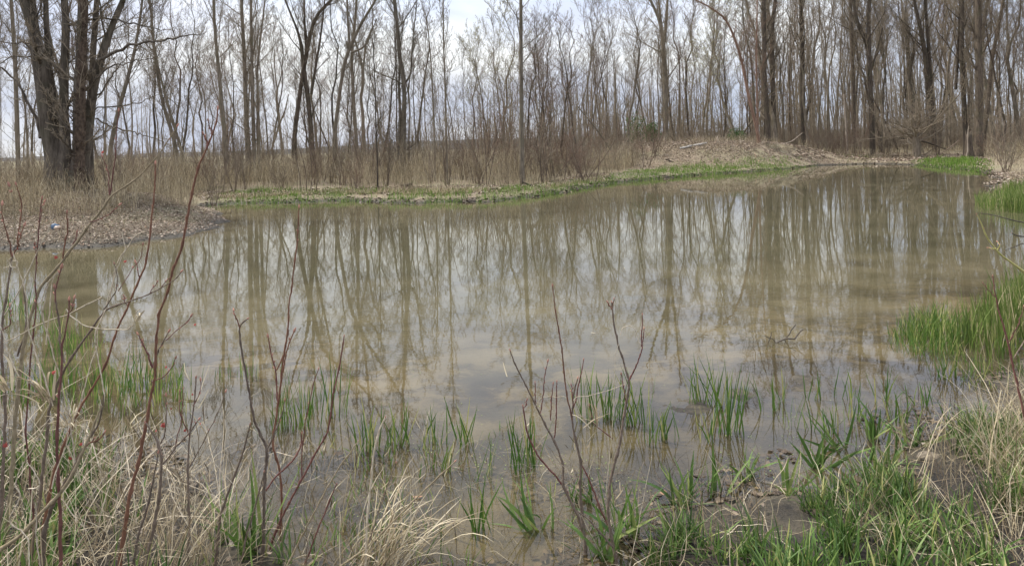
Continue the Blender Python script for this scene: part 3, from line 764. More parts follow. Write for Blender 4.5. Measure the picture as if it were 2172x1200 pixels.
def S(*a): return list(a)
HT = [
 ('bare_tree', 'tall straight single-trunk tree rising alone at the middle of the far shore', [[(1107, 335, 8), (1106, 200, 7), (1105, 100, 6.4), (1105, 0, 5.6), (1105, -100, 4), (1104, -200, 1.5)]], 27, M_BARK, M_TWIG, dict(nl=12, t0=0.42, lf=0.26, dens=0.8)),
 ('bare_tree', 'dark tree whose crossed trunks open into a wide V above the brown weeds', [[(623, 305, 8), (629, 250, 7.5), (637, 190, 7), (645, 140, 7.5), (654, 93, 6.5), (668, 35, 5.5), (688, 15, 5), (708, -4, 4.5), (760, -60, 3), (800, -150, 1.5)],
    [(661, 300, 9), (656, 230, 8), (649, 177, 7), (641, 117, 6.5), (637, 80, 5), (625, 50, 3.6), (604, 0, 3), (580, -90, 1.5)], [(650, 100, 5), (646, 50, 3.5), (645, 0, 3), (650, -120, 1.5)], [(660, 200, 5), (672, 130, 3.8), (684, 50, 3), (695, -60, 1.5)]], 36, M_BARKD, M_TWIG, dict(nl=12, t0=0.35)),
 ('bare_tree', 'right-leaning tree with a snapped-off stub beside the fork at mid height', [[(709, 305, 7), (712, 260, 6.4), (717, 224, 6), (723, 180, 6), (730, 135, 6), (743, 98, 5.6), (760, 62, 5), (776, 34, 4.4), (796, 3, 3.8), (830, -60, 2.5), (850, -130, 1)],
    [(738, 104, 4), (736, 92, 4), (735, 88, 3.5)], [(742, 100, 5), (739, 60, 4), (737, 30, 3.6), (736, 0, 3.4), (733, -80, 2)], [(745, 112, 4), (765, 105, 3.4), (780, 92, 3), (784, 75, 2.4), (800, 40, 1.6)]], 34, M_BARK, M_TWIG, dict(nl=8, t0=0.5, lf=0.22)),
 ('bare_tree', 'slim upright tree just right of the right-leaning forked tree', [[(756, 300, 6), (752, 240, 5.5), (749, 190, 5.5), (745, 120, 5), (752, 60, 4.4), (757, 0, 4), (760, -150, 1.5)]], 37, M_BARK, M_TWIG, dict(nl=12, t0=0.3)),
 ('bare_tree', 'wavy-trunked tree with a side limb arching left of the open sky gap', [[(855, 330, 9), (857, 260, 8), (858, 180, 7), (848, 126, 7), (844, 70, 6.4), (837, 0, 5.5), (828, -80, 4), (822, -180, 1.5)], [(857, 180, 4), (872, 160, 3), (874, 120, 2.4), (878, 60, 1.8), (885, 0, 1.2)], [(846, 330, 6), (850, 260, 5), (846, 190, 4), (848, 130, 3)]], 33, M_BARK, M_TWIG, dict(nl=14, t0=0.3)),
 ('bare_tree', 'cluster of three close upright trunks left of the V-shaped tree', [[(527, 330, 9), (522, 240, 7.5), (520, 160, 7), (516, 80, 6), (512, 0, 5), (505, -160, 2)], [(540, 330, 6), (536, 220, 6), (534, 120, 5), (532, 0, 4.4), (540, -140, 2)], [(550, 320, 5), (548, 240, 4.4), (545, 150, 4), (556, 50, 3), (570, -60, 1.6)]], 33, M_BARK, M_TWIG, dict(nl=14, t0=0.3)),
 ('bare_tree', 'slightly left-leaning pole-straight tree between the big trunk clump and the three-trunk cluster', [[(480, 330, 7), (473, 240, 6), (464, 150, 6), (456, 70, 5), (453, 0, 4.6), (447, -150, 2)]], 32, M_BARK, M_TWIG, dict(nl=13, t0=0.35)),
 ('bare_tree', 'tree forking low into slanting stems behind the left peninsula', [[(378, 335, 6), (365, 280, 6), (345, 220, 5), (334, 160, 5), (325, 80, 4), (318, 0, 3.6), (300, -120, 1.8)], [(390, 335, 5), (370, 270, 4.4), (350, 200, 4), (330, 120, 3.5), (322, 60, 2.6)]], 31, M_BARK, M_TWIG, dict(nl=13, t0=0.3)),
 ('bare_tree', 'pale right-leaning tree just behind the big trunk clump', [[(232, 320, 7), (250, 240, 7), (270, 170, 6), (288, 100, 5), (300, 20, 4), (312, -100, 2)]], 30, M_BARK, M_TWIG, dict(nl=13, t0=0.35)),
 ('bare_tree', 'tall pale trunk at the far left edge beside the big trunk clump', [[(38, 330, 7), (36, 230, 7), (32, 130, 6), (26, 30, 6), (18, -80, 4), (10, -200, 2)]], 30, M_BARK, M_TWIG, dict(nl=13, t0=0.35)),
 ('bare_tree', 'two-topped grey tree standing behind the leaf-covered mound', [[(1413, 298, 8), (1412, 220, 8), (1411, 163, 8), (1408, 110, 7.5), (1404, 65, 7), (1396, 33, 5), (1378, 0, 4.4), (1350, -80, 2)], [(1410, 90, 5), (1414, 40, 4.4), (1416, 0, 4), (1420, -120, 2)], [(1404, 60, 4), (1398, 10, 3.5), (1390, -60, 2.4)]], 56, M_BARK, M_TWIG, dict(nl=13, t0=0.35)),
 ('bare_tree', 'reddish-barked tree leaning left from the top of the mound', [[(1615, 322, 6), (1610, 300, 5.4), (1602, 261, 5), (1586, 196, 5), (1578, 150, 4.8), (1567, 107, 4.6), (1552, 65, 4), (1537, 37, 3.6), (1500, 12, 2.6), (1450, -10, 1.5)], [(1607, 285, 4), (1606, 220, 3.2), (1604, 117, 2.8), (1606, 23, 2.2), (1608, -80, 1.4)]], 46, M_BARKR, M_TWIG_RED, dict(nl=10, t0=0.4)),
 ('bare_tree', 'left one of the dark paired trunks behind the leaning red-barked tree', [[(1630, 303, 9), (1627, 230, 8), (1621, 163, 8), (1621, 80, 7.6), (1620, 0, 7), (1622, -140, 3)]], 52, M_BARKD, M_TWIG, dict(nl=14, t0=0.3)),
 ('bare_tree', 'right one of the dark paired trunks behind the leaning red-barked tree', [[(1643, 303, 9), (1641, 230, 8.4), (1638, 150, 8), (1637, 60, 7), (1645, 0, 6), (1660, -120, 3)]], 53, M_BARKD, M_TWIG, dict(nl=14, t0=0.3)),
 ('bare_tree', 'straight thick trunk at the right foot of the mound', [[(1704, 312, 8), (1703, 220, 7.8), (1702, 140, 7.5), (1700, 60, 7), (1699, 0, 6.6), (1697, -150, 3)]], 55, M_BARKD, M_TWIG, dict(nl=14, t0=0.35)),
 ('bare_tree', 'thick trunk forking left high up above the end of the far shore', [[(1851, 322, 9), (1849, 250, 8.6), (1846, 187, 8.4), (1843, 110, 8), (1842, 60, 7), (1844, 0, 6.4), (1850, -150, 3)], [(1843, 115, 6), (1832, 75, 6), (1818, 50, 5.6), (1809, 0, 5), (1800, -120, 2)], [(1848, 150, 3), (1862, 100, 3), (1872, 60, 2)]], 50, M_BARKD, M_TWIG, dict(nl=12, t0=0.4)),
 ('bare_tree', 'dark straight trunk just left of the high-forking trunk', [[(1812, 318, 7), (1810, 220, 7), (1808, 120, 6.6), (1803, 0, 5.6), (1800, -140, 3)]], 57, M_BARKD, M_TWIG, dict(nl=14, t0=0.35)),
 ('bare_tree', 'pair of stems spreading upward behind the low spreading tree', [[(1982, 318, 8), (1979, 250, 8), (1970, 187, 8), (1963, 117, 7.6), (1950, 50, 6), (1938, 0, 5), (1925, -120, 2)], [(1978, 240, 7), (1974, 160, 6), (1968, 80, 5.5), (1962, 0, 5), (1960, -140, 2)]], 54, M_BARKD, M_TWIG, dict(nl=12, t0=0.4)),
 ('bare_tree', 'slimmer trunk rising from beside the hollow broken stump', [[(2050, 328, 10), (2047, 260, 8), (2043, 187, 7.6), (2039, 117, 7), (2041, 40, 6.6), (2041, 0, 6), (2046, -150, 3)], [(2027, 190, 5), (2031, 120, 5), (2036, 40, 4.6), (2038, -60, 3)]], 45, M_BARKD, M_TWIG, dict(nl=13, t0=0.35)),
 ('bare_tree', 'thickest straight trunk by the right end of the far shore', [[(2076, 332, 14), (2077, 260, 12), (2077, 187, 11), (2076, 100, 10.5), (2075, 0, 10), (2078, -150, 5)]], 44, M_BARKD, M_TWIG, dict(nl=14, t0=0.35)),
 ('bare_tree', 'tree leaning right beyond the thickest trunk near the right edge', [[(2086, 300, 7), (2098, 200, 6.6), (2104, 120, 6), (2118, 60, 5.4), (2128, 0, 5), (2150, -120, 2)]], 48, M_BARKD, M_TWIG, dict(nl=13, t0=0.3)),
 ('dead_snag', 'thin pale broken snag standing among dark trunks right of the mound', [[(1797, 318, 3.4), (1795, 280, 3), (1792, 235, 2.8), (1790, 200, 2)]], 49, M_SNAG, M_SNAG, dict(nl=3, t0=0.5, lf=0.12, dens=0.4)),
 ('bare_tree', 'thin dark sapling standing in front of the brown weeds left of the wavy trunk', [[(801, 386, 3), (800, 330, 2.6), (797, 260, 2.2), (796, 180, 1.8), (790, 80, 1)]], 25.5, M_BARKD, M_TWIG, dict(nl=13, t0=0.3, lf=0.25, dens=0.8)),
 ('bare_tree', 'upright sapling in the sky gap with long thin rising branches', [[(948, 350, 4), (946, 300, 3.6), (945, 200, 3), (941, 100, 2.4), (940, 0, 1.8), (938, -90, 1)]], 27, M_BARK, M_TWIG, dict(nl=13, t0=0.3, lf=0.35, dens=0.45, ang=(10, 26))),
 ('bare_tree', 'spindly tree with swept-up twigs just left of the sky-gap sapling', [[(922, 345, 4), (921, 270, 3.4), (918, 200, 3), (913, 110, 2), (905, 40, 1)]], 30, M_BARK, M_TWIG, dict(nl=12, t0=0.3, lf=0.3, dens=0.5, ang=(12, 35))),
]
for nm, lb, st, d, bk, tw, kw in HT:
    traced_tree(nm, lb, st, d, bk, tw, **kw)

# low spreading grey tree at the water's far end
r = np.random.default_rng(61)
c0 = P(1943, 300, 47); cz = hz(c0[0], 47)
sp = thing('spreading_tree', 'low grey tree with wide tangled branches by the driftwood pile', 'tree', (c0[0], 47, cz))
tg, cg = Geo(), Geo()
tl = [P(1944, 332, 47), P(1943, 305, 47), P(1940, 280, 47), P(1936, 255, 47)]
tp_, tr_ = resample(tl, [9 / F * 47, 7 / F * 47, 5 / F * 47, 3 / F * 47], 8)
tp_ = tp_ - np.array([c0[0], 47, cz]); tg.tubes(tp_[None], tr_[None], 8)
lp, lR = spawn(tp_[None], tr_[None], 26, 0.3, 1.0, (30, 88), 2.2, 0.34, 9, 0.25, 0.13, r, 0.016, 0.25)
tg.tubes(lp, lR, 5)
b_p, b_R = spawn(lp, lR, 8, 0.15, 1.0, (25, 65), 0.4, 0.55, 6, 0.1, 0.2, r, 0.010, 0.35)
cg.tubes(b_p, b_R, 3)
t_p, t_R = spawn(b_p, b_R, 6, 0.1, 1.0, (25, 65), 0.5, 0.6, 5, 0.1, 0.2, r, 0.0075, 0.5)
cg.tubes(t_p, t_R, 3)
tg.obj('trunk', M_BARK, sp, True); cg.obj('crown', M_TWIG, sp)

# hollow broken stump beside the thick trunks
st_p = P(2056, 332, 43.5); st_z = hz(st_p[0], 43.5)
stump = thing('broken_stump', 'hollow jagged dark stump between the two thick trunks', 'stump', (st_p[0], 43.5, st_z))
n = 14; rings = []
for k, (zz, rr_) in enumerate(((-0.1, 0.34), (0.3, 0.25), (0.8, 0.21), (1.2, 0.18), (1.5, 0.16))):
    th = np.arange(n) * 2 * math.pi / n
    jag = (rg.uniform(-0.35, 0.45, n) if k == 4 else 0)
    rad = rr_ * (1 + rg.normal(0, 0.06, n))
    rings.append(np.stack([rad * np.cos(th), rad * np.sin(th), zz + jag + 0 * th], -1))
for k, (zz, rr_) in enumerate(((1.2, 0.10), (0.6, 0.10))):
    th = np.arange(n) * 2 * math.pi / n
    rings.append(np.stack([rr_ * np.cos(th), rr_ * np.sin(th), zz + 0 * th], -1))
V = np.stack(rings); idx = np.arange(V.shape[0] * n).reshape(V.shape[0], n)
a = idx[:-1]; b_ = np.roll(a, -1, 1); dq = idx[1:]; cq = np.roll(dq, -1, 1)
link('stump_shell', mk_mesh('stump_shell', V.reshape(-1, 3), np.stack([a, b_, cq, dq], -1).reshape(-1, 4), M_BARKD, False), stump)
sg = Geo(); lp, lR = trunk_line(2.0, 0.05, 6, (0.1, -0.1), 0.03, rg, 0.4); sg.tubes(lp + np.array([-0.28, -0.15, 0]), lR, 5)
sg.obj('splinter', M_SNAG, stump, True)

# ------------------------------------------------------------------ trees filling the woods
ADJ = {'upright': 'upright', 'forked': 'forked', 'lean': 'leaning', 'multi': 'many-stemmed', 'pole': 'pole-thin', 'budding': 'pale-budding'}
ORD = ['first', 'second', 'third', 'fourth', 'fifth', 'sixth', 'seventh', 'eighth', 'ninth', 'tenth', 'eleventh', 'twelfth', 'thirteenth', 'fourteenth', 'fifteenth', 'sixteenth', 'seventeenth', 'eighteenth', 'nineteenth', 'twentieth',
       'twenty-first', 'twenty-second', 'twenty-third', 'twenty-fourth', 'twenty-fifth', 'twenty-sixth', 'twenty-seventh']
def fill(n, x0, x1, d0, d1, ty0, ty1, kinds, where, group, wide=(0.8, 1.25), seed=0):
    r = random.Random(seed); cnt = {}
    for k in range(n):
        px = x0 + (x1 - x0) * ((k + r.random()) / n)
        pi = r.choice(kinds); a = ADJ[KINDS[pi]]
        cnt[a] = cnt.get(a, 0) + 1
        o = place_tree(px, r.uniform(d0, d1), r.uniform(ty0, ty1), pi, 'x', group, r.uniform(*wide))
        o['label'] = '%s bare tree, %s such from the left %s' % (a, ORD[cnt[a] - 1], where)
fill(9, -20, 330, 34, 60, -150, 40, [0, 1, 2, 5, 6, 9, 10], 'close behind the big trunk clump', 'slender trees behind the big left tree', seed=1)
fill(9, -40, 330, 55, 95, -20, 110, [5, 6, 10, 0], 'far behind the big trunk clump', 'distant thin trees at the far left', seed=2, wide=(0.8, 1.2))
fill(12, 330, 620, 36, 58, -130, 60, [0, 1, 2, 3, 4, 5, 6, 9, 10], 'in the row before the V-shaped tree', 'trees of the row left of the V-shaped tree', seed=3)
fill(9, 340, 640, 50, 90, 20, 170, [3, 5, 6, 10, 2], 'at the field edge before the V-shaped tree', 'small field-edge trees on the left', seed=4)
fill(13, 640, 890, 36, 58, -120, 80, [0, 1, 2, 3, 5, 6, 9, 10], 'between the V-shaped and wavy trees', 'trees between the V-shaped and wavy trees', seed=5)
fill(8, 640, 930, 42, 75, 60, 200, [4, 5, 6, 10], 'among short trees before the sky gap', 'short trees left of the sky gap', seed=6)
fill(6, 900, 985, 40, 60, 90, 220, [5, 6, 10], 'low in the sky gap', 'short trees in the sky gap', seed=7)
fill(7, 985, 1095, 32, 52, 0, 120, [7, 11, 4, 5, 7], 'between sky gap and tall straight tree', 'young trees left of the tall straight tree', seed=8)
fill(9, 1115, 1235, 32, 52, 10, 140, [4, 5, 0, 9, 4, 6], 'just past the tall straight tree', 'young trees right of the tall straight tree', seed=9)
fill(10, 1230, 1400, 44, 70, -30, 110, [1, 3, 4, 5, 9, 2, 3], 'behind the mound\'s near end', 'thin trees behind the left end of the mound', seed=10)
fill(17, 1380, 1620, 52, 85, -90, 90, [0, 5, 6, 10, 7, 11, 9, 6], 'behind the leaf-covered mound', 'slender trees behind the mound', seed=11)
fill(26, 1600, 1860, 52, 90, -170, 20, [0, 1, 2, 5, 6, 10, 9, 5], 'in the woods past the mound', 'slender trees right of the mound', seed=12, wide=(0.85, 1.3))
fill(26, 1850, 2080, 52, 90, -170, 20, [0, 1, 2, 5, 6, 10, 9, 6], 'behind the low spreading tree', 'slender trees behind the spreading tree', seed=13, wide=(0.85, 1.3))
fill(16, 2070, 2260, 40, 80, -170, 20, [0, 1, 2, 5, 6, 10, 3], 'beyond the thickest trunk', 'slender trees at the right edge', seed=14, wide=(0.85, 1.3))
# beyond the frame on both sides, so that the woods go on
fill(5, -700, -60, 26, 60, -120, 60, [0, 2, 5, 9], 'beyond the left edge', 'trees beyond the left edge', seed=15)
fill(4, 2280, 2700, 34, 60, -120, 40, [0, 2, 5, 9], 'beyond the right edge', 'trees beyond the right edge', seed=16)

# dense woods far behind on the right, read as one mass
r = np.random.default_rng(88)
fw = Geo(); N = 640
fpx = np.where(r.random(N) < .35, r.uniform(1600, 2300, N), r.uniform(1180, 2500, N)); fd = r.uniform(68, 150, N)
fpx = np.where(r.random(N) < 0.25, r.uniform(1000, 1500, N), fpx)
tops = r.uniform(0, 200, N) + np.where(fpx < 1560, 90, 0) + np.where(fpx < 1200, 40, 0)
K = 7
u = (fpx - 1086) / F
hh = CH + ((HZ - tops) / F * CP - u * SP) * fd
zz = np.linspace(0, 1, K)
lean = r.normal(0, 0.06, (N, 2))
pts = np.zeros((N, K, 3))
pts[:, :, 0] = (u * fd)[:, None] + lean[:, :1] * hh[:, None] * zz + np.cumsum(r.normal(0, 0.012, (N, K)), 1) * hh[:, None]
pts[:, :, 1] = fd[:, None] + lean[:, 1:] * hh[:, None] * zz
pts[:, :, 2] = 0.2 + hh[:, None] * zz
R0 = r.uniform(0.05, 0.16, N)
fw.tubes(pts, R0[:, None] * (1 - 0.8 * zz)[None], 4)
lp, lR = spawn(pts, R0[:, None] * (1 - 0.8 * zz)[None], 10, 0.2, 1.0, (18, 50), 0.24, 0.4, 4, 0.4, 0.12, r, 0.018, 0.4)
fw.tubes(lp, lR, 3)
b_p, b_R = spawn(lp, lR, 4, 0.15, 1.0, (20, 60), 0.45, 0.6, 3, 0.3, 0.15, r, 0.011, 0.6)
fw.tubes(b_p, b_R, 3)
fo = fw.obj('far_woods', M_TWIG)
stuff(fo, 'dense grey mass of distant leafless woods on the right', 'woods')
ug = Geo()
N = 3600
q = np.stack([r.uniform(1250, 2500, N), r.uniform(56, 110, N)], -1)
bx = (q[:, 0] - 1086) / F * q[:, 1]
base = np.stack([bx, q[:, 1], H(bx, q[:, 1])], -1)
L = r.uniform(1.2, 5.0, N)
pts = [base]; d_ = nrmz(np.stack([r.normal(0, .3, N), r.normal(0, .3, N), np.ones(N)], -1))
for k in range(4):
    d_ = nrmz(d_ + r.normal(0, .12, (N, 3))); pts.append(pts[-1] + d_ * (L / 4)[:, None])
pts = np.stack(pts, 1); Rr = np.full((N, 5), 0.016) * np.linspace(1, .4, 5)
ug.tubes(pts, Rr, 3)
b_p, b_R = spawn(pts, Rr, 9, 0.1, 1, (25, 70), 0.35, 0.6, 3, 0.2, 0.2, r, 0.008, 0.6)
ug.tubes(b_p, b_R, 3)
uo = ug.obj('forest_undergrowth', M_TWIG)
stuff(uo, 'grey tangle of leafless undergrowth under the far woods', 'undergrowth')

ug = Geo(); N = 1300
q = np.stack([r.uniform(-100, 1320, N), r.uniform(33, 62, N)], -1)
bx = (q[:, 0] - 1086) / F * q[:, 1]
base = np.stack([bx, q[:, 1], H(bx, q[:, 1])], -1)
L = r.uniform(1.0, 3.6, N) * np.where(r.random(N) < .2, 1.5, 1) * np.clip(0.55 + (q[:, 0] - 300) / 1500, 0.6, 1.1)
pts = [base]; d_ = nrmz(np.stack([r.normal(0, .25, N), r.normal(0, .25, N), np.ones(N)], -1))
for k in range(5):
    d_ = nrmz(d_ + r.normal(0, .10, (N, 3)) + np.array([0, 0, .05])); pts.append(pts[-1] + d_ * (L / 5)[:, None])
pts = np.stack(pts, 1); Rr = np.full((N, 6), 0.013) * np.linspace(1, .4, 6)
ug.tubes(pts, Rr, 3)
b_p, b_R = spawn(pts, Rr, 9, 0.1, 1, (20, 60), 0.35, 0.6, 4, 0.35, 0.14, r, 0.006, 0.6)
ug.tubes(b_p, b_R, 3)
b_p, b_R = spawn(b_p, b_R, 3, 0.1, 1, (20, 60), 0.5, 0.8, 3, 0.35, 0.14, r, 0.005, 0.6)
ug.tubes(b_p, b_R, 3)
stuff(ug.obj('bank_undergrowth', M_TWIG), 'thin leafless undergrowth between the trees behind the brown weeds', 'undergrowth')
# distant thin tree line on the left, in front of the field
fw = Geo(); N = 150
fpx = r.uniform(-500, 1150, N); fd = r.uniform(90, 150, N); tops = r.uniform(130, 270, N)
u = (fpx - 1086) / F
hh = CH + ((HZ - tops) / F * CP - u * SP) * fd
pts = np.zeros((N, K, 3)); lean = r.normal(0, 0.05, (N, 2))
pts[:, :, 0] = (u * fd)[:, None] + lean[:, :1] * hh[:, None] * zz
pts[:, :, 1] = fd[:, None] + lean[:, 1:] * hh[:, None] * zz
pts[:, :, 2] = 0.2 + hh[:, None] * zz
R0 = r.uniform(0.04, 0.10, N)
fw.tubes(pts, R0[:, None] * (1 - 0.8 * zz)[None], 4)
lp, lR = spawn(pts, R0[:, None] * (1 - 0.8 * zz)[None], 9, 0.25, 1.0, (18, 50), 0.24, 0.4, 4, 0.4, 0.12, r, 0.014, 0.4)
fw.tubes(lp, lR, 3)
b_p, b_R = spawn(lp, lR, 5, 0.15, 1.0, (20, 60), 0.45, 0.6, 3, 0.3, 0.15, r, 0.009, 0.6)
fw.tubes(b_p, b_R, 3)
stuff(fw.obj('distant_treeline', M_TWIG), 'thin line of distant leafless trees before the open field', 'woods')

# ------------------------------------------------------------------ shrubs along the far shore
def shrub_mesh(seed, h, n, spread):
    r = np.random.default_rng(seed)
    g = Geo(); s = Geo()
    base = np.concatenate([r.normal(0, 0.12, (n, 2)), np.zeros((n, 1))], 1)
    L = r.uniform(0.6, 1.0, n) * h
    d_ = nrmz(np.stack([r.normal(0, spread, n), r.normal(0, spread, n), np.ones(n)], -1))
    pts = [base]
    for k in range(6):
        d_ = nrmz(d_ + r.normal(0, .10, (n, 3)) + np.array([0, 0, 0.05])); pts.append(pts[-1] + d_ * (L / 6)[:, None])
    pts = np.stack(pts, 1); R = r.uniform(0.012, 0.024, n)[:, None] * np.linspace(1, .3, 7)
    s.tubes(pts, R, 4)
    a, aR = spawn(pts, R, 9, 0.2, 1, (20, 55), 0.35, 0.6, 5, 0.3, 0.15, r, 0.006, 0.5)
    g.tubes(a, aR, 3)
    b2_, b2R = spawn(a, aR, 5, 0.1, 1, (20, 60), 0.45, 0.7, 3, 0.2, 0.2, r, 0.0045, 0.6)
    g.tubes(b2_, b2R, 3)
    return s, g
SH = []
for i, (h, n, spd, mt, mt2) in enumerate(((3.2, 6, .22, M_SHRUB, M_TWIG), (2.6, 9, .35, M_SHRUB, M_TWIG_RED), (4.2, 5, .15, M_SHRUB, M_TWIG_RED), (2.0, 10, .45, M_SHRUB, M_TWIG))):
    s_, g_ = shrub_mesh(300 + i, h, n, spd)
    SH.append((s_.mesh('stems', mt, True), g_.mesh('branches', mt2)))
def place_shrub(px, d, i, sc, label, group):
    x = P(px, 300, d)[0]
    root = thing('bare_shrub', label, 'shrub', (x, d, hz(x, d) - 0.03), group)
    root.rotation_euler = (0, 0, random.uniform(0, 6.28)); root.scale = (sc,) * 3
    link('stems', SH[i][0], root); link('branches', SH[i][1], root)
def shrubs(n, x0, x1, d0, d1, s0, s1, kinds, label, group, seed):
    r = random.Random(seed)
    for k in range(n):
        place_shrub(x0 + (x1 - x0) * (k + r.random()) / n, r.uniform(d0, d1), r.choice(kinds), r.uniform(s0, s1), label + ', %s from the left' % ORD[k], group)
shrubs(18, 180, 480, 22, 32, 0.5, 1.05, [0, 1, 3], 'leafless brown shrub behind the left peninsula', 'shrubs behind the left peninsula', 21)
shrubs(27, 480, 960, 25, 36, 0.5, 1.2, [0, 1, 2, 3], 'leafless shrub in the brown weeds left of the sky gap', 'shrubs in the weeds left of the sky gap', 22)
shrubs(22, 960, 1250, 27, 36, 0.6, 1.3, [0, 1, 2, 3], 'reddish-brown shrub around the foot of the tall straight tree', 'shrubs around the tall straight tree', 23)
shrubs(16, 1180, 1400, 38, 56, 0.7, 1.2, [0, 1, 2, 3], 'leafless shrub at the left end of the mound', 'shrubs at the left end of the mound', 24)
shrubs(16, 1400, 1720, 56, 66, 0.8, 1.3, [0, 2], 'leafless shrub behind the crest of the mound', 'shrubs behind the crest of the mound', 25)
shrubs(24, 1720, 2060, 48, 62, 0.8, 1.3, [0, 1, 2, 3], 'leafless grey shrub along the far end of the pond', 'shrubs along the far end of the pond', 26)
shrubs(16, 2085, 2300, 28, 50, 0.7, 1.2, [0, 1, 3], 'leafless shrub on the bank at the right edge', 'shrubs on the right edge bank', 27)
shrubs(14, -60, 260, 18.0, 22, 0.35, 0.7, [1, 3], 'small leafless shrub at the foot of the big left tree', 'shrubs round the foot of the big left tree', 28)

# evergreen shrubs behind the mound
for px, d, w, hgt, lb in ((1348, 52, 1.9, 2.7, 'dark evergreen shrub at the left end behind the mound'), (1385, 53, 1.5, 1.8, 'low grey-green shrub behind the mound, right of the dark evergreen'), (1562, 55, 1.8, 1.9, 'faint green shrub behind the middle of the mound')):
    x = P(px, 300, d)[0]; z = hz(x, d)
    root = thing('evergreen_shrub', lb, 'shrub', (x, d, z))
    g = Geo(); n = 1100
    c = rg.normal(0, 1, (n, 3)); c = nrmz(c) * (rg.random((n, 1)) ** 0.4)
    c = c * np.array([w / 2, w / 2, hgt / 2]) * (1 + 0.5 * (fbm(c[:, :1] * 4 + 9, c[:, 2:] * 4, 2) - 0.5)) + np.array([0, 0, hgt / 2 + 0.1])
    g.leaves(c, 0.13, 0.05, rg.normal(size=(n, 3)), rg.normal(size=(n, 3)))
    g.obj('foliage', M_EVER, root)
    s = Geo(); p_, R_ = trunk_line(hgt * 0.8, 0.04, 5, (0.05, 0), 0.03); s.tubes(p_, R_, 5); s.obj('stem', M_BARKD, root, True)

# ------------------------------------------------------------------ scatter helpers
def sample_poly(poly, n, r=rg):
    poly = np.asarray(poly); lo = poly.min(0); hi = poly.max(0); out = []; c = 0
    while c < n:
        q = r.uniform(lo, hi, (n * 2, 2)); q = q[inside(poly, q[:, 0], q[:, 1])]
        out.append(q); c += len(q)
    return np.concatenate(out)[:n]
def blades(g, base, h, w, lean=0.25, bend=0.5, K=4, r=rg, fold=0.0, kink=0.05, rnd=None):
    n = len(base)
    az = r.uniform(0, 2 * math.pi, n)
    dh = np.stack([np.cos(az), np.sin(az), np.zeros(n)], -1)
    ln = np.abs(r.normal(0, lean, n))
    d_ = nrmz(dh * ln[:, None] + np.array([0, 0, 1.0]))
    bd = np.abs(r.normal(0, bend, n))
    pts = [base]
    for k in range(K - 1):
        pts.append(pts[-1] + d_ * (h / (K - 1))[:, None])
        d_ = nrmz(d_ + dh * (bd / (K - 1))[:, None] - np.array([0, 0, 1]) * (bd ** 2 * 0.35 / (K - 1))[:, None] + r.normal(0, kink, (n, 3)))
    pts = np.stack(pts, 1)
    prof = np.array([0.75, 1.0, 0.8, 0.12]) if K == 4 else np.interp(np.linspace(0, 1, K), [0, 0.25, 0.7, 1], [0.7, 1, 0.75, 0.08])
    W_ = w[:, None] * prof[None, :]
    sa = az + math.pi / 2 + r.normal(0, 0.7, n)
    side = np.stack([np.cos(sa), np.sin(sa), np.zeros(n)], -1)
    g.ribbons(pts, W_, side, rnd, fold)
    return pts
def hts(q): return H(q[:, 0], q[:, 1])
def litter(name, q, lmin, lmax, label, mat=M_LITTER, lift=0.012, curl=0.5, tilt=0.35, cat='leaf litter'):
    n = len(q); g = Geo()
    z = hts(q)
    c = np.stack([q[:, 0], q[:, 1], z + rg.uniform(0, lift, n) + 0.004], -1)
    az = rg.uniform(0, 6.28, n)
    L = rg.uniform(lmin, lmax, n)
    nr = nrmz(np.stack([rg.normal(0, tilt, n), rg.normal(0, tilt, n), np.ones(n)], -1))
    g.leaves(c, L, L * rg.uniform(0.45, 0.8, n), np.stack([np.cos(az), np.sin(az), rg.normal(0, .15, n)], -1), nr, curl)
    return stuff(g.obj(name, mat), label, cat)

# leaf litter: peninsula, mound, far bank
pen = [G(-300, 545, 0), G(100, 545, 0), G(300, 530, 0), G(460, 500, 0), G(490, 468, 0), G(450, 440, .1), G(330, 420, .4), G(100, 418, .6), G(-300, 420, .6)]
q = sample_poly(pen, 60000); q = q[hts(q) > 0.012 + 0.10 * rg.random(len(q)) ** 3]
litter('leaf_litter', q, 0.012, 0.055, 'pale brown dead leaves covering the left peninsula', tilt=0.6, curl=0.8, lift=0.02)
c = MND[:2]
q = np.stack([rg.normal(c[0], 5.5, 42000), rg.normal(c[1] - 2, 4.5, 42000)], -1); q = q[(hts(q) > 0.15) & (q[:, 1] < 58)]
litter('leaf_litter', q, 0.05, 0.12, 'brown dead leaves covering the mound', curl=0.6)
fb = [G(430, 436), G(700, 425), G(950, 427), G(1150, 415), G(1300, 388), G(1290, 362, .3), G(1100, 388, .3), G(700, 396, .3), G(400, 405, .3)]
q = sample_poly(fb, 8000); q = q[hts(q) > 0.15]
litter('leaf_litter', q, 0.06, 0.14, 'dead leaves strewn along the far bank below the weeds', curl=0.7)
fb2 = [G(1680, 352), G(1800, 347), G(1990, 349), G(2100, 360), G(2100, 330, .3), G(1700, 325, .3)]
q = sample_poly(fb2, 14000); q = q[hts(q) > 0.03]
litter('leaf_litter', q, 0.08, 0.18, 'dead leaves on the low shore at the far end of the pond', curl=0.6)
rb = [G(2040, 425), G(2100, 440), G(2300, 455), G(2300, 380, .2), G(2105, 366), G(2080, 390)]
q = sample_poly(rb, 9000); q = q[hts(q) > 0.0]
litter('leaf_litter', q, 0.04, 0.11, 'dead leaves and debris at the edge of the right bank', curl=0.6)
fe = [G(*p) for p in ((425, 450), (700, 440), (950, 442), (1150, 428), (1300, 399), (1500, 378), (1700, 364), (1900, 356), (2010, 364), (2110, 376), (2100, 350), (1900, 341), (1700, 345), (1500, 362), (1300, 378), (1150, 404), (950, 416), (700, 414), (425, 424))]
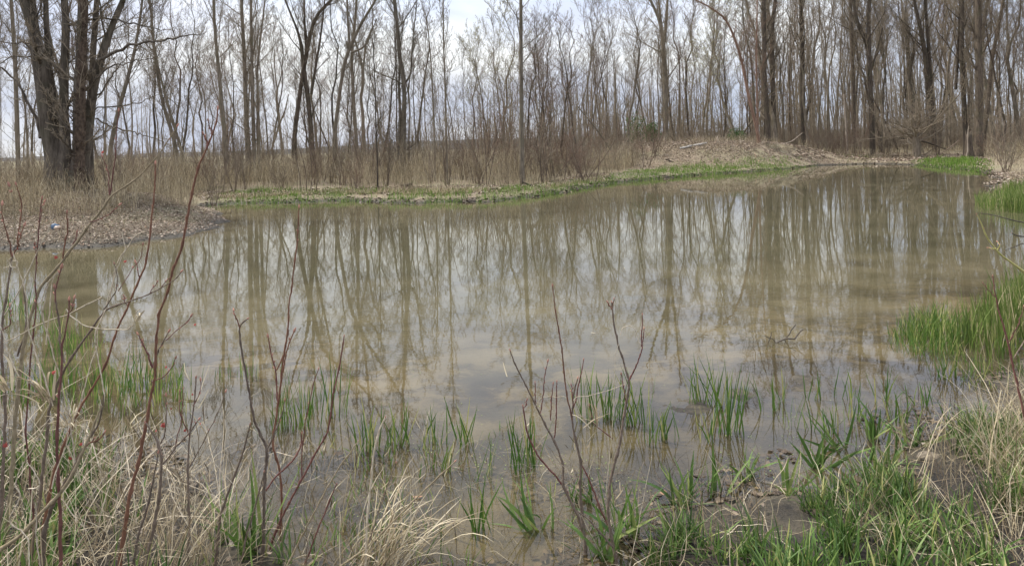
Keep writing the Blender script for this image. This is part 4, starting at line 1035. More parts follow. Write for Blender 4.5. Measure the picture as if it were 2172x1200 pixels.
q = sample_poly(fe, 36000); z_ = hts(q); q = q[(z_ > -0.015) & (z_ < 0.09)]
litter('waterline_debris', q, 0.05, 0.14, 'dark wet leaves and debris along the far waterline', M_WETL, 0.02, 0.6, 0.5)

# brown weeds thicket behind the far shore
def thicket(name, poly, n, h0, h1, label, w=(0.005, 0.011), lean=0.16, bend=0.25, mat=M_WEED, minh=0.08, side=True, hn=True, ramped=True):
    q = sample_poly(poly, n)
    dn = fbm(q[:, 0] * 0.8, q[:, 1] * 0.8, 3)
    q = q[(rg.random(n) < np.clip((dn - 0.25) * 3.2, 0.12, 1))]
    z = hts(q); q = q[z > minh]; z = z[z > minh]; n = len(q)
    g = Geo()
    hh = rg.uniform(h0 * 0.7, h1, n) * (0.35 + 1.2 * fbm(q[:, 0] * 0.7 + 3, q[:, 1] * 0.7, 3)) * np.where(rg.random(n) < 0.06, 1.45, 1)
    ramp_in = np.clip((sdist(q[:, 0], q[:, 1]) - 1.0) / 2.5, 0.35, 1)
    hh = hh * (ramp_in if ramped else 1)
    base = np.concatenate([q, z[:, None] - 0.02], 1)
    pts = blades(g, base, hh, rg.uniform(w[0], w[1], n), lean, bend, 5, kink=0.09)
    if side:
        b_p, _ = spawn(pts, np.full(pts.shape[:2], .004), 3, 0.35, 1.0, (20, 55), 0.3, 1, 3, 0.3, 0.15, rg)
        m_ = len(b_p); sa = rg.uniform(0, 6.28, m_)
        g.ribbons(b_p, np.full((m_, 3), 0.0055) * np.array([1, .9, .5]), np.stack([np.cos(sa), np.sin(sa), 0 * sa], -1))
    return stuff(g.obj(name, mat), label, 'weeds')
wd = [G(170, 415, .6), G(430, 425), G(500, 421), G(700, 415), G(950, 418), G(1130, 405), G(1250, 388), G(1330, 372)] + [np.array(P(px, 300, dd)[:2]) for px, dd in ((1360, 44), (1250, 44), (1000, 40), (600, 36), (200, 34))]
thicket('dead_weeds', wd, 26000, 0.9, 1.75, 'tall brown dead weeds filling the far shore behind the grass strip')
wd2 = [np.array(P(px, 300, dd)[:2]) for px, dd in ((-300, 20), (60, 20.5), (200, 21.5), (420, 24), (420, 32), (-300, 32))]
wd2 = [np.array(P(px, 300, dd)[:2]) for px, dd in ((-300, 17.0), (60, 17.4), (250, 17.8), (430, 20), (420, 32), (-300, 32))]
wdp = [np.array(P(px, 300, dd)[:2]) for px, dd in ((-300, 15.8), (80, 15.8), (260, 16.4), (420, 18.5), (400, 22), (-300, 22))]
thicket('dead_weeds', wdp, 11000, 0.25, 1.05, 'thin brown stalks in front of the big left tree on the peninsula', lean=0.3, minh=0.12, w=(0.003, 0.007), ramped=False)
thicket('dead_weeds', wd2, 9500, 0.35, 1.25, 'tall brown dead weeds around the foot of the big left tree')
wd3 = [np.array(P(px, 300, dd)[:2]) for px, dd in ((2100, 26), (2130, 22), (2450, 21), (2600, 42), (2080, 47), (2088, 36))]
thicket('dead_weeds', wd3, 7500, 0.5, 1.5, 'brown tangle of dead weeds on the bank at the right edge', lean=0.4)
wd4 = [np.array(P(px, 300, dd)[:2]) for px, dd in ((1690, 46), (2090, 46), (2090, 60), (1690, 60))]
thicket('dead_weeds', wd4, 6000, 0.3, 0.9, 'thin dead weeds at the edge of the woods beyond the pond', lean=0.3)
wd5 = [np.array(P(px, 300, dd)[:2]) for px, dd in ((1230, 38), (1420, 39), (1640, 42), (1660, 54), (1250, 52))]
thicket('dead_weeds', wd5, 5500, 0.2, 0.7, 'scattered dead stalks on the leaf-covered mound', lean=0.4, minh=0.2)
# straw-coloured tussocks at the far bank
tu = [G(425, 432), G(700, 421), G(950, 424), G(1150, 410), G(1290, 388), G(1290, 372, .2), G(1100, 396, .3), G(700, 402, .3), G(420, 412, .3)]
thicket('straw_grass', tu, 15000, 0.2, 0.75, 'bent straw-coloured dead grass between the weeds and the green strip', w=(0.006, 0.012), lean=0.7, bend=0.9, mat=M_STRAW, minh=0.05, side=False)
pen2 = [G(-300, 500, .3), G(200, 490, .3), G(400, 470, .2), G(455, 462, .1), G(420, 440, .2), G(300, 410, .5), G(100, 405, .8), G(-300, 410, .8)]
thicket('straw_grass', pen2, 7000, 0.12, 0.55, 'thin dead grass and stalks over the left peninsula', w=(0.003, 0.006), lean=0.7, bend=0.7, mat=M_WEED, minh=0.05, side=True)

# green grass strips
def edge(poly, q):
    poly = np.asarray(poly); best = np.full(len(q), 1e9)
    for i in range(len(poly)):
        a = poly[i]; b = poly[(i + 1) % len(poly)]; d = b - a
        t = np.clip(((q - a) @ d) / (d @ d + 1e-9), 0, 1)
        best = np.minimum(best, ((q - a - t[:, None] * d) ** 2).sum(1))
    return np.sqrt(best)
def green(name, poly, n, h0, h1, label, w=(0.006, 0.012), lo=-0.15, hi=0.6, mat=M_BANKG, lean=0.25, patch=0.0, K=4):
    q = sample_poly(poly, n)
    if patch:
        dn = fbm(q[:, 0] * 1.6 + 11, q[:, 1] * 1.6, 3); q = q[dn > patch]
    z = hts(q); k = (z > lo) & (z < hi); q = q[k]; z = z[k]; n = len(q)
    g = Geo()
    hh = rg.uniform(h0 * 0.6, h1, n) * (0.25 + 1.5 * fbm(q[:, 0] * 1.6, q[:, 1] * 1.6 + 4, 3) ** 1.3)
    ed_ = edge(poly, q); wd_ = max(0.15, np.percentile(ed_, 90) * 0.8)
    tp_ = np.clip(ed_ / wd_ + rg.normal(0, .12, n), 0, 1); kk = rg.random(n) < tp_ * 1.6 + 0.12; q = q[kk]; z = z[kk]; hh = (hh * (0.4 + 0.6 * tp_))[kk]; n = len(q)
    blades(g, np.concatenate([q, np.maximum(z, -0.12)[:, None] - 0.01], 1), hh + np.maximum(0, -z), rg.uniform(w[0], w[1], n), lean, 0.3, K)
    return stuff(g.obj(name, mat), label, 'grass')
def px_poly(pts, z=0.0): return [G(a, b_, z) for a, b_ in pts]
green('green_grass', px_poly([(440, 440), (600, 438), (800, 437), (950, 437), (1060, 434), (1160, 421), (1240, 407), (1310, 392), (1300, 378), (1200, 392), (1120, 404), (950, 414), (700, 412), (560, 412), (430, 425)]), 15000, 0.10, 0.32,
      'bright green grass strip along the foot of the far weeds', patch=0.32, mat=M_STRIP)
green('green_grass', px_poly([(430, 452), (600, 448), (800, 446), (950, 446), (1060, 443), (1160, 431), (1240, 416), (1400, 393), (1600, 375), (1700, 366), (1700, 350), (1600, 357), (1400, 371), (1240, 394), (1160, 408), (1050, 420), (950, 421), (700, 419), (560, 423), (430, 432)]), 17000, 0.06, 0.30, 'short green blades right along the far waterline', lo=-0.12, hi=0.20, patch=0.36, mat=M_STRIP)
green('green_grass', px_poly([(1230, 409), (1310, 394), (1400, 384), (1500, 376), (1600, 368), (1700, 360), (1740, 354), (1730, 345), (1600, 350), (1500, 357), (1400, 364), (1300, 374), (1230, 388)]), 17000, 0.10, 0.32,
      'bright green grass strip along the foot of the mound', w=(0.01, 0.018), patch=0.28, mat=M_STRIP)
green('green_grass', px_poly([(1930, 352), (1990, 361), (2060, 367), (2110, 373), (2110, 350), (2060, 343), (1990, 346), (1930, 347)]), 6500, 0.15, 0.4, 'bright green grass patch in front of the thick trunks at the right', w=(0.012, 0.022), patch=0.25, mat=M_STRIP)
green('green_grass', px_poly([(2068, 440), (2100, 450), (2250, 462), (2400, 462), (2400, 420), (2170, 408), (2100, 408), (2072, 418)]), 9000, 0.25, 0.5, 'green grass tongue growing out from the right bank', lo=-1.0, w=(0.007, 0.013))
green('green_grass', px_poly([(1720, 350), (1840, 346), (1900, 345), (1900, 335), (1720, 338)], 0.1), 1500, 0.1, 0.3, 'sparse grass on the low muddy shore at the far end', w=(0.012, 0.02), patch=0.45)
green('green_grass', px_poly([(180, 440), (330, 445), (360, 430), (330, 412), (180, 415)], 0.3), 1800, 0.1, 0.25, 'low green grass on the back of the left peninsula', patch=0.40, w=(0.004, 0.008))
green('green_grass', px_poly([(-100, 490), (440, 480), (440, 440), (-100, 440)], 0.3), 2600, 0.04, 0.13, 'small green blades among the dead leaves of the peninsula', patch=0.50, w=(0.004, 0.008))
green('green_grass', [np.array(P(px, 300, dd)[:2]) for px, dd in ((420, 24), (1250, 26), (1250, 31), (420, 30))], 3500, 0.1, 0.35, 'scattered green blades at the base of the weeds', patch=0.5)

# near marsh grass standing in the water
green('marsh_grass', px_poly([(-200, 620), (60, 640), (200, 720), (330, 770), (430, 800), (480, 850), (440, 890), (300, 900), (120, 880), (-200, 850)]), 3300, 0.18, 0.44, 'green marsh grass standing in the water at the left', w=(0.004, 0.009), lo=-2, mat=M_GREEN, patch=0.40, lean=0.13)
green('marsh_grass', px_poly([(440, 800), (560, 780), (640, 800), (700, 860), (640, 930), (500, 930), (440, 880)]), 650, 0.12, 0.34, 'sparse marsh grass around the red stems left of centre', w=(0.003, 0.007), lo=-2, mat=M_GREEN, patch=0.40, lean=0.15)
green('marsh_grass', px_poly([(1900, 715), (1990, 700), (2080, 640), (2170, 575), (2400, 560), (2400, 760), (2180, 770), (2090, 765), (2000, 745)]), 4200, 0.22, 0.5, 'tall bright marsh grass on the right side of the pond', w=(0.004, 0.010), lo=-2, mat=M_BANKG, patch=0.30, lean=0.13)
green('marsh_grass', px_poly([(1870, 690), (1960, 660), (2060, 640), (2060, 760), (1960, 760), (1880, 730)]), 1300, 0.10, 0.34, 'thinner drooping marsh grass along the open-water side of the right patch', w=(0.004, 0.009), lo=-2, mat=M_GREEN, patch=0.40, lean=0.5)
green('marsh_grass', px_poly([(1990, 760), (2090, 770), (2200, 790), (2200, 830), (2040, 830)]), 180, 0.08, 0.22, 'short grass blades in the dark shallows on the right', w=(0.004, 0.008), lo=-2, mat=M_GREEN, lean=0.3)
# bank grass in the bottom corners
brp = px_poly([(1330, 1230), (1400, 1120), (1500, 1070), (1650, 1050), (1800, 1000), (1950, 930), (2060, 890), (2172, 880), (2400, 900), (2500, 1300), (1300, 1330)], 0.05)
def broad(name, poly, n, h0, h1, w0, w1, label, patch=0.36, mat=M_GREENB, lean=0.55):
    q = sample_poly(poly, n)
    tuft = sample_poly(poly, max(10, n // 12)); q = tuft[rg.integers(0, len(tuft), n)] + rg.normal(0, 0.018, (n, 2))
    dn = fbm(q[:, 0] * 2.0 + 4, q[:, 1] * 2.0, 3); q = q[dn > patch]; n = len(q)
    g = Geo(); z = hts(q)
    blades(g, np.concatenate([q, z[:, None] - 0.01], 1), rg.uniform(h0, h1, n), rg.uniform(w0, w1, n), lean, 0.6, 6, fold=0.18)
    return stuff(g.obj(name, mat), label, 'grass')
broad('bank_grass', brp, 7400, 0.05, 0.22, 0.004, 0.012, 'broad-bladed green grass over the bottom right bank', patch=0.40)
blp = px_poly([(-200, 930), (100, 960), (300, 1000), (440, 1060), (520, 1130), (640, 1190), (640, 1330), (-300, 1330)], 0.05)
broad('bank_grass', blp, 3000, 0.10, 0.32, 0.005, 0.014, 'broad-bladed green grass among the straw at the bottom left', patch=0.38, lean=0.4)

# straw mats on the near banks
def straw(name, poly, n, h0, h1, label, w=(0.002, 0.005), lean=1.6, bend=1.0, mat=M_STRAW, patch=0.0, low=None, K=6):
    q = sample_poly(poly, n)
    if patch:
        dn = fbm(q[:, 0] * 1.8 + 40, q[:, 1] * 1.8, 3); q = q[dn > patch]
    z = hts(q)
    if low is not None: k = z > low; q = q[k]; z = z[k]
    n = len(q); g = Geo()
    pts = blades(g, np.concatenate([q, z[:, None] + rg.uniform(0, 0.05, n)[:, None]], 1), rg.uniform(h0, h1, n), rg.uniform(w[0], w[1], n), lean, bend, K, kink=0.16)
    # nothing sinks through the ground
    v = g.v[0]; hv = H(v[:, 0], v[:, 1]); v[:, 2] = np.maximum(v[:, 2], np.maximum(hv, -0.02) + 0.006 + rg.random(len(v)) * 0.004)
    return stuff(g.obj(name, mat), label, 'dead grass')
straw('straw_mat', brp, 1300, 0.10, 0.32, 'flattened straw lying over the bottom right bank', w=(0.002, 0.0045), patch=0.36)
straw('straw_mat', px_poly([(2095, 900), (2120, 850), (2200, 800), (2400, 780), (2500, 1230), (2150, 1220), (2120, 1000)], 0.1), 2000, 0.12, 0.34, 'thick tangle of pale straw on the right bank', w=(0.0015, 0.004))
straw('straw_mat', blp, 1500, 0.12, 0.36, 'flattened straw tangled over the bottom left bank', w=(0.0022, 0.0050), patch=0.45)
straw('straw_mat', px_poly([(-200, 880), (200, 930), (480, 900), (560, 1040), (500, 1120), (200, 990), (-200, 930)]), 120, 0.1, 0.4, 'scattered straw over the shallows at the lower left', w=(0.0015, 0.0035))
straw('straw_mat', px_poly([(560, 900), (1000, 930), (1300, 960), (1300, 1230), (500, 1230)]), 330, 0.08, 0.35, 'loose straws lying in the shallows along the bottom', w=(0.001, 0.003), mat=M_WEED, lean=2.5)
# sunken leaves and twigs
straw('dead_stalks', px_poly([(-150, 990), (250, 1020), (480, 1040), (540, 1120), (500, 1230), (-200, 1230)], 0.05), 210, 0.25, 0.7, 'long pale dead stalks arching through the lower left tangle', w=(0.003, 0.006), lean=0.6, bend=0.9, K=8, mat=M_PALE)
thicket('dead_stalks', px_poly([(-150, 960), (250, 990), (480, 1010), (560, 1110), (520, 1230), (-200, 1230)], 0.05), 220, 0.25, 0.75, 'thin brown branching stalks in the lower left tangle', w=(0.0015, 0.003), lean=0.3, bend=0.3, minh=-0.2, ramped=False)
thicket('dead_stalks', px_poly([(560, 960), (1250, 960), (1350, 1100), (1250, 1230), (560, 1230)], 0.0), 130, 0.10, 0.38, 'thin dead stalks sticking out of the bottom shallows', w=(0.001, 0.0025), lean=0.5, bend=0.5, minh=-0.3, ramped=False)
green('marsh_grass', px_poly([(600, 880), (900, 900), (1400, 880), (1900, 860), (1900, 960), (1500, 1060), (1300, 1130), (1100, 1200), (700, 1200), (560, 1000)]), 900, 0.05, 0.20, 'scattered thin green blades poking out of the shallows', w=(0.003, 0.008), lo=-2, mat=M_GREEN, patch=0.48, lean=0.7)
green('marsh_grass', px_poly([(560, 1080), (900, 1090), (1300, 1090), (1350, 1200), (1200, 1260), (560, 1260)]), 420, 0.05, 0.22, 'short green blades along the bottom edge shallows', w=(0.004, 0.009), lo=-2, mat=M_GREENB, patch=0.42, lean=0.6)
q = sample_poly(POND, 5200); q = q[(q[:, 1] > 4.5) & (q[:, 1] < 24)]; dn = fbm(q[:, 0] * 0.5 + 31, q[:, 1] * 0.5, 3); q = q[(dn > 0.52) & (rg.random(len(q)) < 0.22)]; n = len(q)
g = Geo(); az = rg.uniform(0, 6.28, n); L = rg.choice([0.012, 0.02, 0.05, 0.16], n, p=[.5, .3, .15, .05]); g.leaves(np.concatenate([q, np.full((n, 1), 0.004)], 1), L, np.minimum(L * .6, 0.012), np.stack([np.cos(az), np.sin(az), 0 * az], -1), np.tile(np.array([0, 0, 1.0]), (n, 1)), 0.02)
straw('fallen_sticks', wd5, 900, 0.3, 1.1, 'sticks and stalks lying on the leaf-covered mound', w=(0.012, 0.03), lean=3.0, bend=0.3, mat=M_LITTER, low=0.25)
straw('fallen_sticks', pen, 700, 0.1, 0.5, 'small sticks lying among the leaves of the peninsula', w=(0.004, 0.010), lean=3.0, bend=0.3, mat=M_WEED, low=0.03)
stuff(g.obj('floating_flecks', M_STRAW), 'tiny leaf flecks and straws floating on the open pond', 'flecks')
shal = px_poly([(-200, 880), (400, 930), (800, 960), (1200, 990), (1500, 1000), (1800, 900), (2080, 770), (2250, 750), (2300, 1300), (-300, 1300)])
q = sample_poly(shal, 15000); dn = fbm(q[:, 0] * 1.6 + 77, q[:, 1] * 1.6, 3); q = q[(dn > 0.43) & (hts(q) < 0.012)]
litter('sunken_leaves', q, 0.012, 0.045, 'dark sodden leaves lying in the shallows and mud', M_WETL, 0.01, 0.3, 0.2)
straw('sunken_stalks', shal, 4000, 0.06, 0.28, 'dark sodden stalks lying in the shallows', w=(0.0015, 0.0035), mat=M_WETL, lean=3.5, bend=0.3, patch=0.40)
q = np.concatenate([sample_poly(blp, 120), sample_poly(brp, 90)])
litter('dry_leaves', q, 0.02, 0.045, 'curled dry brown leaves caught in the near bank grass', M_LITTER, 0.05, 0.7, 0.5)
# duckweed dots on the surface
q = sample_poly(px_poly([(700, 900), (1300, 900), (2000, 840), (2050, 950), (1800, 1010), (1400, 1100), (1300, 1200), (900, 1210), (700, 1100)]), 1500)
dn = fbm(q[:, 0] * 3 + 7, q[:, 1] * 3, 3); q = q[(dn > 0.50) & (hts(q) < 0.0)]; n = len(q)
q = np.concatenate([q, sample_poly(px_poly([(500, 700), (1900, 700), (1900, 900), (500, 900)]), 130)]); n = len(q)
g = Geo(); g.leaves(np.concatenate([q, np.full((n, 1), 0.004)], 1), rg.uniform(.004, .009, n), rg.uniform(.004, .007, n), np.stack([rg.normal(size=n), rg.normal(size=n), 0 * q[:, 0]], -1), np.tile(np.array([0, 0, 1.0]), (n, 1)), 0.02)
stuff(g.obj('duckweed', M_DUCK), 'tiny floating duckweed leaves and flecks on the shallow water', 'duckweed')

# ------------------------------------------------------------------ grass clumps: each blade a part
BL = []
for i in range(16):
    g = Geo(); r_ = np.random.default_rng(500 + i)
    slim = i < 8
    blades(g, np.zeros((1, 3)), np.array([1.0]), np.array([0.028 if slim else 0.055]), 0.06, 0.18 if slim else 0.6, 7, r_, fold=0.2, kink=0.03, rnd=np.array([r_.uniform(0, 0.95)]))
    BL.append(g.mesh('blade', M_GREEN if slim else M_GREENB))
def clump(px, py, h, n, label, slim=True, spread=0.04, lean=9, group=None):
    h = h * 1.45; n = int(n * 1.5)
    x, y = G(px, py, 0.0); z = hz(x, y)
    root = thing('grass_clump', label, 'grass clump', (x, y, min(z, 0.0) if z < 0.02 else z), group)
    for k in range(n):
        o = link('blade', BL[random.randint(0, 7) if slim else random.randint(8, 15)], root)
        o.location = (random.gauss(0, spread), random.gauss(0, spread * 0.7), -0.01)
        s = h * random.uniform(0.55, 1.1) + max(0, -z)
        o.rotation_euler = (math.radians(random.gauss(0, lean)), math.radians(random.gauss(0, lean)), random.uniform(0, 6.28))
        wdt = random.uniform(0.7, 1.2) * 0.33
        o.scale = (max(wdt, s * 0.7), max(wdt, s * 0.7), s)
CL = [
 (712, 880, .30, 9, 'upright grass clump beside the thin maroon stem left of centre'), (652, 905, .22, 7, 'grass clump just right of the paired red stems'),
 (775, 960, .22, 10, 'grass clump above the pale dead straw bundle, left of its stalks'), (800, 975, .18, 6, 'short grass clump touching the pale upright stalk'),
 (848, 945, .20, 9, 'grass clump in the middle shallows, left of the twin pair'), (922, 940, .20, 9, 'left clump of the twin pair in the middle shallows'),
 (925, 1000, .13, 7, 'low grass clump just in front of the twin pair'), (985, 940, .19, 8, 'right clump of the twin pair in the middle shallows'),
 (1018, 1010, .16, 6, 'small clump with a bent blade below the twin pair'), (1022, 1125, .16, 9, 'bright dense clump alone near the bottom centre'),
 (1105, 990, .22, 10, 'spiky clump just left of the bare centre shrub'), (1130, 985, .20, 6, 'thin clump touching the left stems of the centre shrub'),
 (1250, 890, .26, 12, 'tall clump directly behind the centre shrub'), (1290, 885, .22, 12, 'dense clump behind the fork of the centre shrub'),
 (1330, 900, .20, 9, 'clump hidden behind the right stem of the centre shrub'), (1362, 900, .24, 9, 'upright clump just right of the centre shrub'),
 (1392, 935, .17, 9, 'short clump in front of the upright clump right of the centre shrub'), (1420, 930, .14, 6, 'small splayed clump with leaves drooping to the water'),
 (1478, 855, .22, 9, 'left one of the two tall clumps right of the centre shrub'), (1530, 860, .24, 13, 'right one of the two tall clumps right of the centre shrub'),
 (1545, 920, .26, 12, 'tall clump in front of the two tall clumps, with long stems under water'), (1505, 930, .18, 7, 'small clump at the foot of the tall front clump'),
 (1640, 870, .17, 7, 'thin clump below the sunken branch'), (1685, 905, .16, 6, 'leaning clump in clear water right of the tall clumps'),
 (1660, 850, .14, 4, 'few-bladed tuft below the sunken branch, right of the thin clump'), (1755, 915, .14, 8, 'small dense clump left of the stranded leaf edge'),
 (1800, 840, .16, 5, 'lone thin tuft far out before the right shallows'), (1880, 850, .16, 7, 'clump in mid shallows toward the right marsh grass'),
 (1825, 890, .14, 7, 'low tuft with leaves lying on the water, midway to the right bank'), (1905, 895, .15, 8, 'tuft over dark water beside the right bank straw'), (1720, 845, .13, 4, 'two or three lone blades near the outermost right tuft'),
 (1590, 850, .10, 4, 'tiny tuft between the tall clumps and the sunken branch'), (1950, 860, .13, 6, 'small tuft near the foot of the right marsh grass'), (2000, 800, .16, 9, 'grass tuft just below the right marsh grass')]
for px, py, h, n, lb in CL: clump(px, py, h, n, lb)
CL2 = [
 (1790, 950, .17, 8, 'broad-leaved clump standing in dark water toward the right bank'), (1850, 925, .17, 9, 'broad-leaved clump with leaves arching right over dark water'),
 (1940, 950, .18, 9, 'broad-leaved clump by the pale stone at the right water edge'), (1668, 1045, .17, 7, 'broad-leaved clump with a long drooping blade over sandy silt'),
 (1450, 1070, .16, 12, 'leafy clump at the left end of the bottom right bank'), (1520, 1050, .18, 8, 'clump leaning right beside the pale curled leaf'),
 (1140, 1120, .17, 10, 'broad-leaved clump at the left foot of the centre shrub'), (1320, 1130, .20, 12, 'broad-leaved clump at the right foot of the centre shrub'),
 (530, 1200, .28, 5, 'big pale-green blades fanning up at the bottom edge left of the straw bundle'), (1230, 1060, .10, 6, 'small leafy tuft between the centre shrub stems'),
 (1730, 990, .15, 8, 'leafy clump over dark mud, left of the pale half-sunk stone'), (1880, 985, .15, 9, 'leafy clump just left of the pale half-sunk stone'), (1590, 1010, .13, 7, 'short leafy clump at the tip of the bottom right mud'), (1290, 1185, .2, 9, 'dark green leafy clump at the bottom edge below the forked shrub')]
for px, py, h, n, lb in CL2: clump(px, py, h, n, lb, False, 0.03, 26)

# ------------------------------------------------------------------ foreground saplings, traced
def stem_obj(name, pts_px, d, mat, root, org, sides=7, wig=0.002, nodes=True, d1=None):
    """pts_px: (px, py, half width px)"""
    r_ = np.random.default_rng(int(abs(pts_px[0][0]) * 13 + abs(pts_px[0][1])))
    n = len(pts_px)
    dd = np.linspace(d, d if d1 is None else d1, n)
    pts = [P(a, b_, dd[i]) for i, (a, b_, c_) in enumerate(pts_px)]
    rad = [c_ * 0.76 / F * d for a, b_, c_ in pts_px]
    K = max(10, n * 5)
    p, R = resample(pts, rad, K)
    p = p + np.stack([np.cumsum(r_.normal(0, wig * 0.4, K)), np.cumsum(r_.normal(0, wig, K)), 0 * R], -1) * np.sin(np.linspace(0, math.pi, K))[:, None] + r_.normal(0, wig * 0.3, (K, 3))
    if nodes:
        R = R * (1 + 0.35 * (np.arange(K) % 6 == 2))
    R = R * (0.8 + 0.45 * fbm(np.arange(K) * 0.9, np.full(K, pts_px[0][0] * .1), 2))
    p = p - org
    g = Geo(); g.tubes(p[None], R[None], sides)
    # closing tip
    o = g.obj(name, mat, root, True)
    return o, p, R
_bud = Geo()
_k = 7
_bud.tubes(np.stack([np.zeros(_k), np.zeros(_k), np.linspace(0, 1, _k)], -1)[None], np.array([0.10, .2, .24, .22, .17, .09, .01])[None], 7)
BUD = _bud.mesh('bud', M_BUD, True)
_lf = Geo()
for a in (-60, -28, 0, 28, 60):
    L_ = 1.0 - abs(a) / 130
    dv = np.array([[math.sin(math.radians(a)), 0.25, math.cos(math.radians(a))]])
    _lf.leaves(dv * L_ * 0.5, L_, 0.34, dv, np.array([[0, 1.0, 0.2]]), 0.3)
LEAFR = _lf.mesh('red_leaf', M_REDLEAF)
def bud_at(root, pos, s=0.02, dirv=(0, 0, 1)):
    o = link('bud', BUD, root); o.location = pos; o.scale = (s * 0.85, s * 0.85, s)
    o.rotation_euler = Vector(dirv).to_track_quat('Z', 'Y').to_euler()
def redleaf_at(root, pos, s=0.02):
    o = link('red_leaf', LEAFR, root); o.location = pos; o.scale = (s,) * 3
    o.rotation_euler = (random.uniform(-.6, .6), random.uniform(-.8, .8), random.uniform(-.5, .5))
def sapling(name, label, cat, stems, d, bud=0.018, side=0, group=None, leaves=(), pname='stem'):
    """stems: (points, material[, no bud])"""
    first = stems[0][0][0]
    org = P(first[0], min(first[1], 1195), d)
    org[2] = max(org[2], -0.02)
    root = thing(name, label, cat, tuple(org), group)
    for i, st in enumerate(stems):
        pts, mt = st[0], st[1]
        if i == 0 and pts[0][1] > 1150:      # run the main stem down into the ground
            a = pts[0]; yb = a[1] + 60
            q0 = P(a[0], a[1], d); q1 = P(pts[1][0], pts[1][1], d)
            gz = hz(q0[0], q0[1]) - 0.04
            need = (q0[2] - gz) / d * F
            pts = [(a[0] + (a[0] - pts[1][0]) * 0.3, a[1] + max(need, 10), a[2])] + list(pts)
        o, p, R = stem_obj(pname if i == 0 else 'twig', pts, d + 0.03 * i * (-1) ** i, mt, root, org)
        if len(st) < 3 and bud:
            dv = p[-1] - p[-3]
            bud_at(root, p[-1] - dv * 0.1, bud * random.uniform(.8, 1.2), dv)
            for k in range(side):
                j = random.randint(len(p) // 2, len(p) - 3)
                sdv = Vector(p[j + 1] - p[j]).normalized() + Vector((random.choice([-1, 1]) * 0.8, random.uniform(-.3, .3), 0.1))
                bud_at(root, p[j], bud * random.uniform(.45, .8), sdv)
    for (a, b_, s_) in leaves:
        redleaf_at(root, P(a, b_, d) - org, s_ * 0.8 / F * d)
    return root
R_, MA, ST, OL, PA = M_RED, M_MAROON, M_STEM, M_OLIVE, M_PALE
sapling('sapling', 'long olive sapling bending right across the left peninsula with branching tip', 'sapling', [
    ([(8, 1210, 6), (22, 1050, 5.5), (30, 850, 5.2), (37, 755, 5), (52, 680, 4.6), (66, 640, 4.4), (80, 604, 4), (103, 583, 4), (131, 548, 3.8), (161, 511, 3.6), (191, 471, 3.2), (212, 446, 3), (233, 413, 2.6), (262, 397, 2.2), (299, 369, 1.9), (336, 327, 1.7), (356, 298, 1.5), (376, 268, 1.2)], OL),
    ([(232, 414, 2), (238, 390, 1.8), (243, 369, 1.7), (247, 317, 1.5), (250, 275, 1.4), (252, 236, 1.2)], MA),
    ([(232, 412, 1.6), (230, 385, 1.4), (226, 360, 1.2), (217, 333, 1)], MA),
    ([(191, 471, 1.6), (212, 466, 1.3), (234, 455, 1.2), (252, 436, 1)], MA),
    ([(155, 518, 1.6), (160, 505, 1.3), (163, 494, 1)], MA),
    ([(133, 548, 2), (138, 520, 2), (141, 480, 1.8), (142, 452, 1.5)], R_),
    ([(37, 755, 2.6), (56, 700, 2.4), (54, 650, 2), (50, 605, 1.6)], ST)], 2.75, 0.017, 2, leaves=[(215, 325, 9), (120, 548, 10)])
sapling('sapling', 'tall orange-red stem rising past the tip of the peninsula to an upright bud', 'sapling', [
    ([(82, 1210, 5), (92, 1110, 4.6), (118, 990, 4), (155, 895, 3.6), (172, 862, 3.4), (207, 800, 3.2), (222, 775, 3), (237, 725, 3), (255, 685, 2.8), (272, 650, 2.8), (284, 620, 2.8), (296, 592, 2.8), (306, 571, 2.6), (315, 525, 2.5), (322, 462, 2.4), (326, 420, 2.2), (329, 385, 2), (330, 348, 1.6)], R_),
    ([(296, 590, 1.4), (292, 570, 1.2), (290, 558, 1)], MA),
    ([(272, 650, 1.4), (266, 638, 1.2), (263, 630, 1)], MA)], 2.6, 0.016, 3)
sapling('sapling', 'thick jointed orange stem, tallest at the left, its forked tip against the trees', 'sapling', [
    ([(252, 1215, 6), (262, 1125, 5.4), (270, 1075, 5), (280, 1025, 4.8), (293, 962, 4.5), (305, 900, 4.2), (310, 862, 4), (320, 812, 3.8), (325, 775, 3.6), (330, 710, 3.4), (334, 666, 3.4), (345, 645, 3.4), (357, 606, 3.4), (366, 564, 3.4), (381, 527, 3.4), (386, 500, 3.4), (394, 448, 3.3), (406, 397, 3.2), (420, 350, 3), (434, 322, 2.8), (448, 289, 2.6), (458, 262, 2.2), (462, 232, 1.8)], R_),
    ([(440, 315, 2), (438, 300, 2), (432, 284, 1.5)], MA), ([(450, 288, 1.8), (445, 270, 1.6), (442, 258, 1.3)], MA),
    ([(324, 780, 2.8), (312, 745, 2.2), (300, 722, 1.8), (293, 710, 1.4)], MA),
    ([(325, 775, 2.6), (338, 745, 2.4), (350, 722, 2), (357, 705, 1.6)], ST),
    ([(352, 722, 1.4), (375, 700, 1.2), (398, 682, 1.2), (405, 672, 1)], MA),
    ([(322, 810, 1.8), (345, 800, 1.4), (362, 780, 1.2), (372, 760, 1)], MA)], 2.55, 0.017, 3, leaves=[(345, 905, 14), (412, 690, 7), (352, 780, 7)])
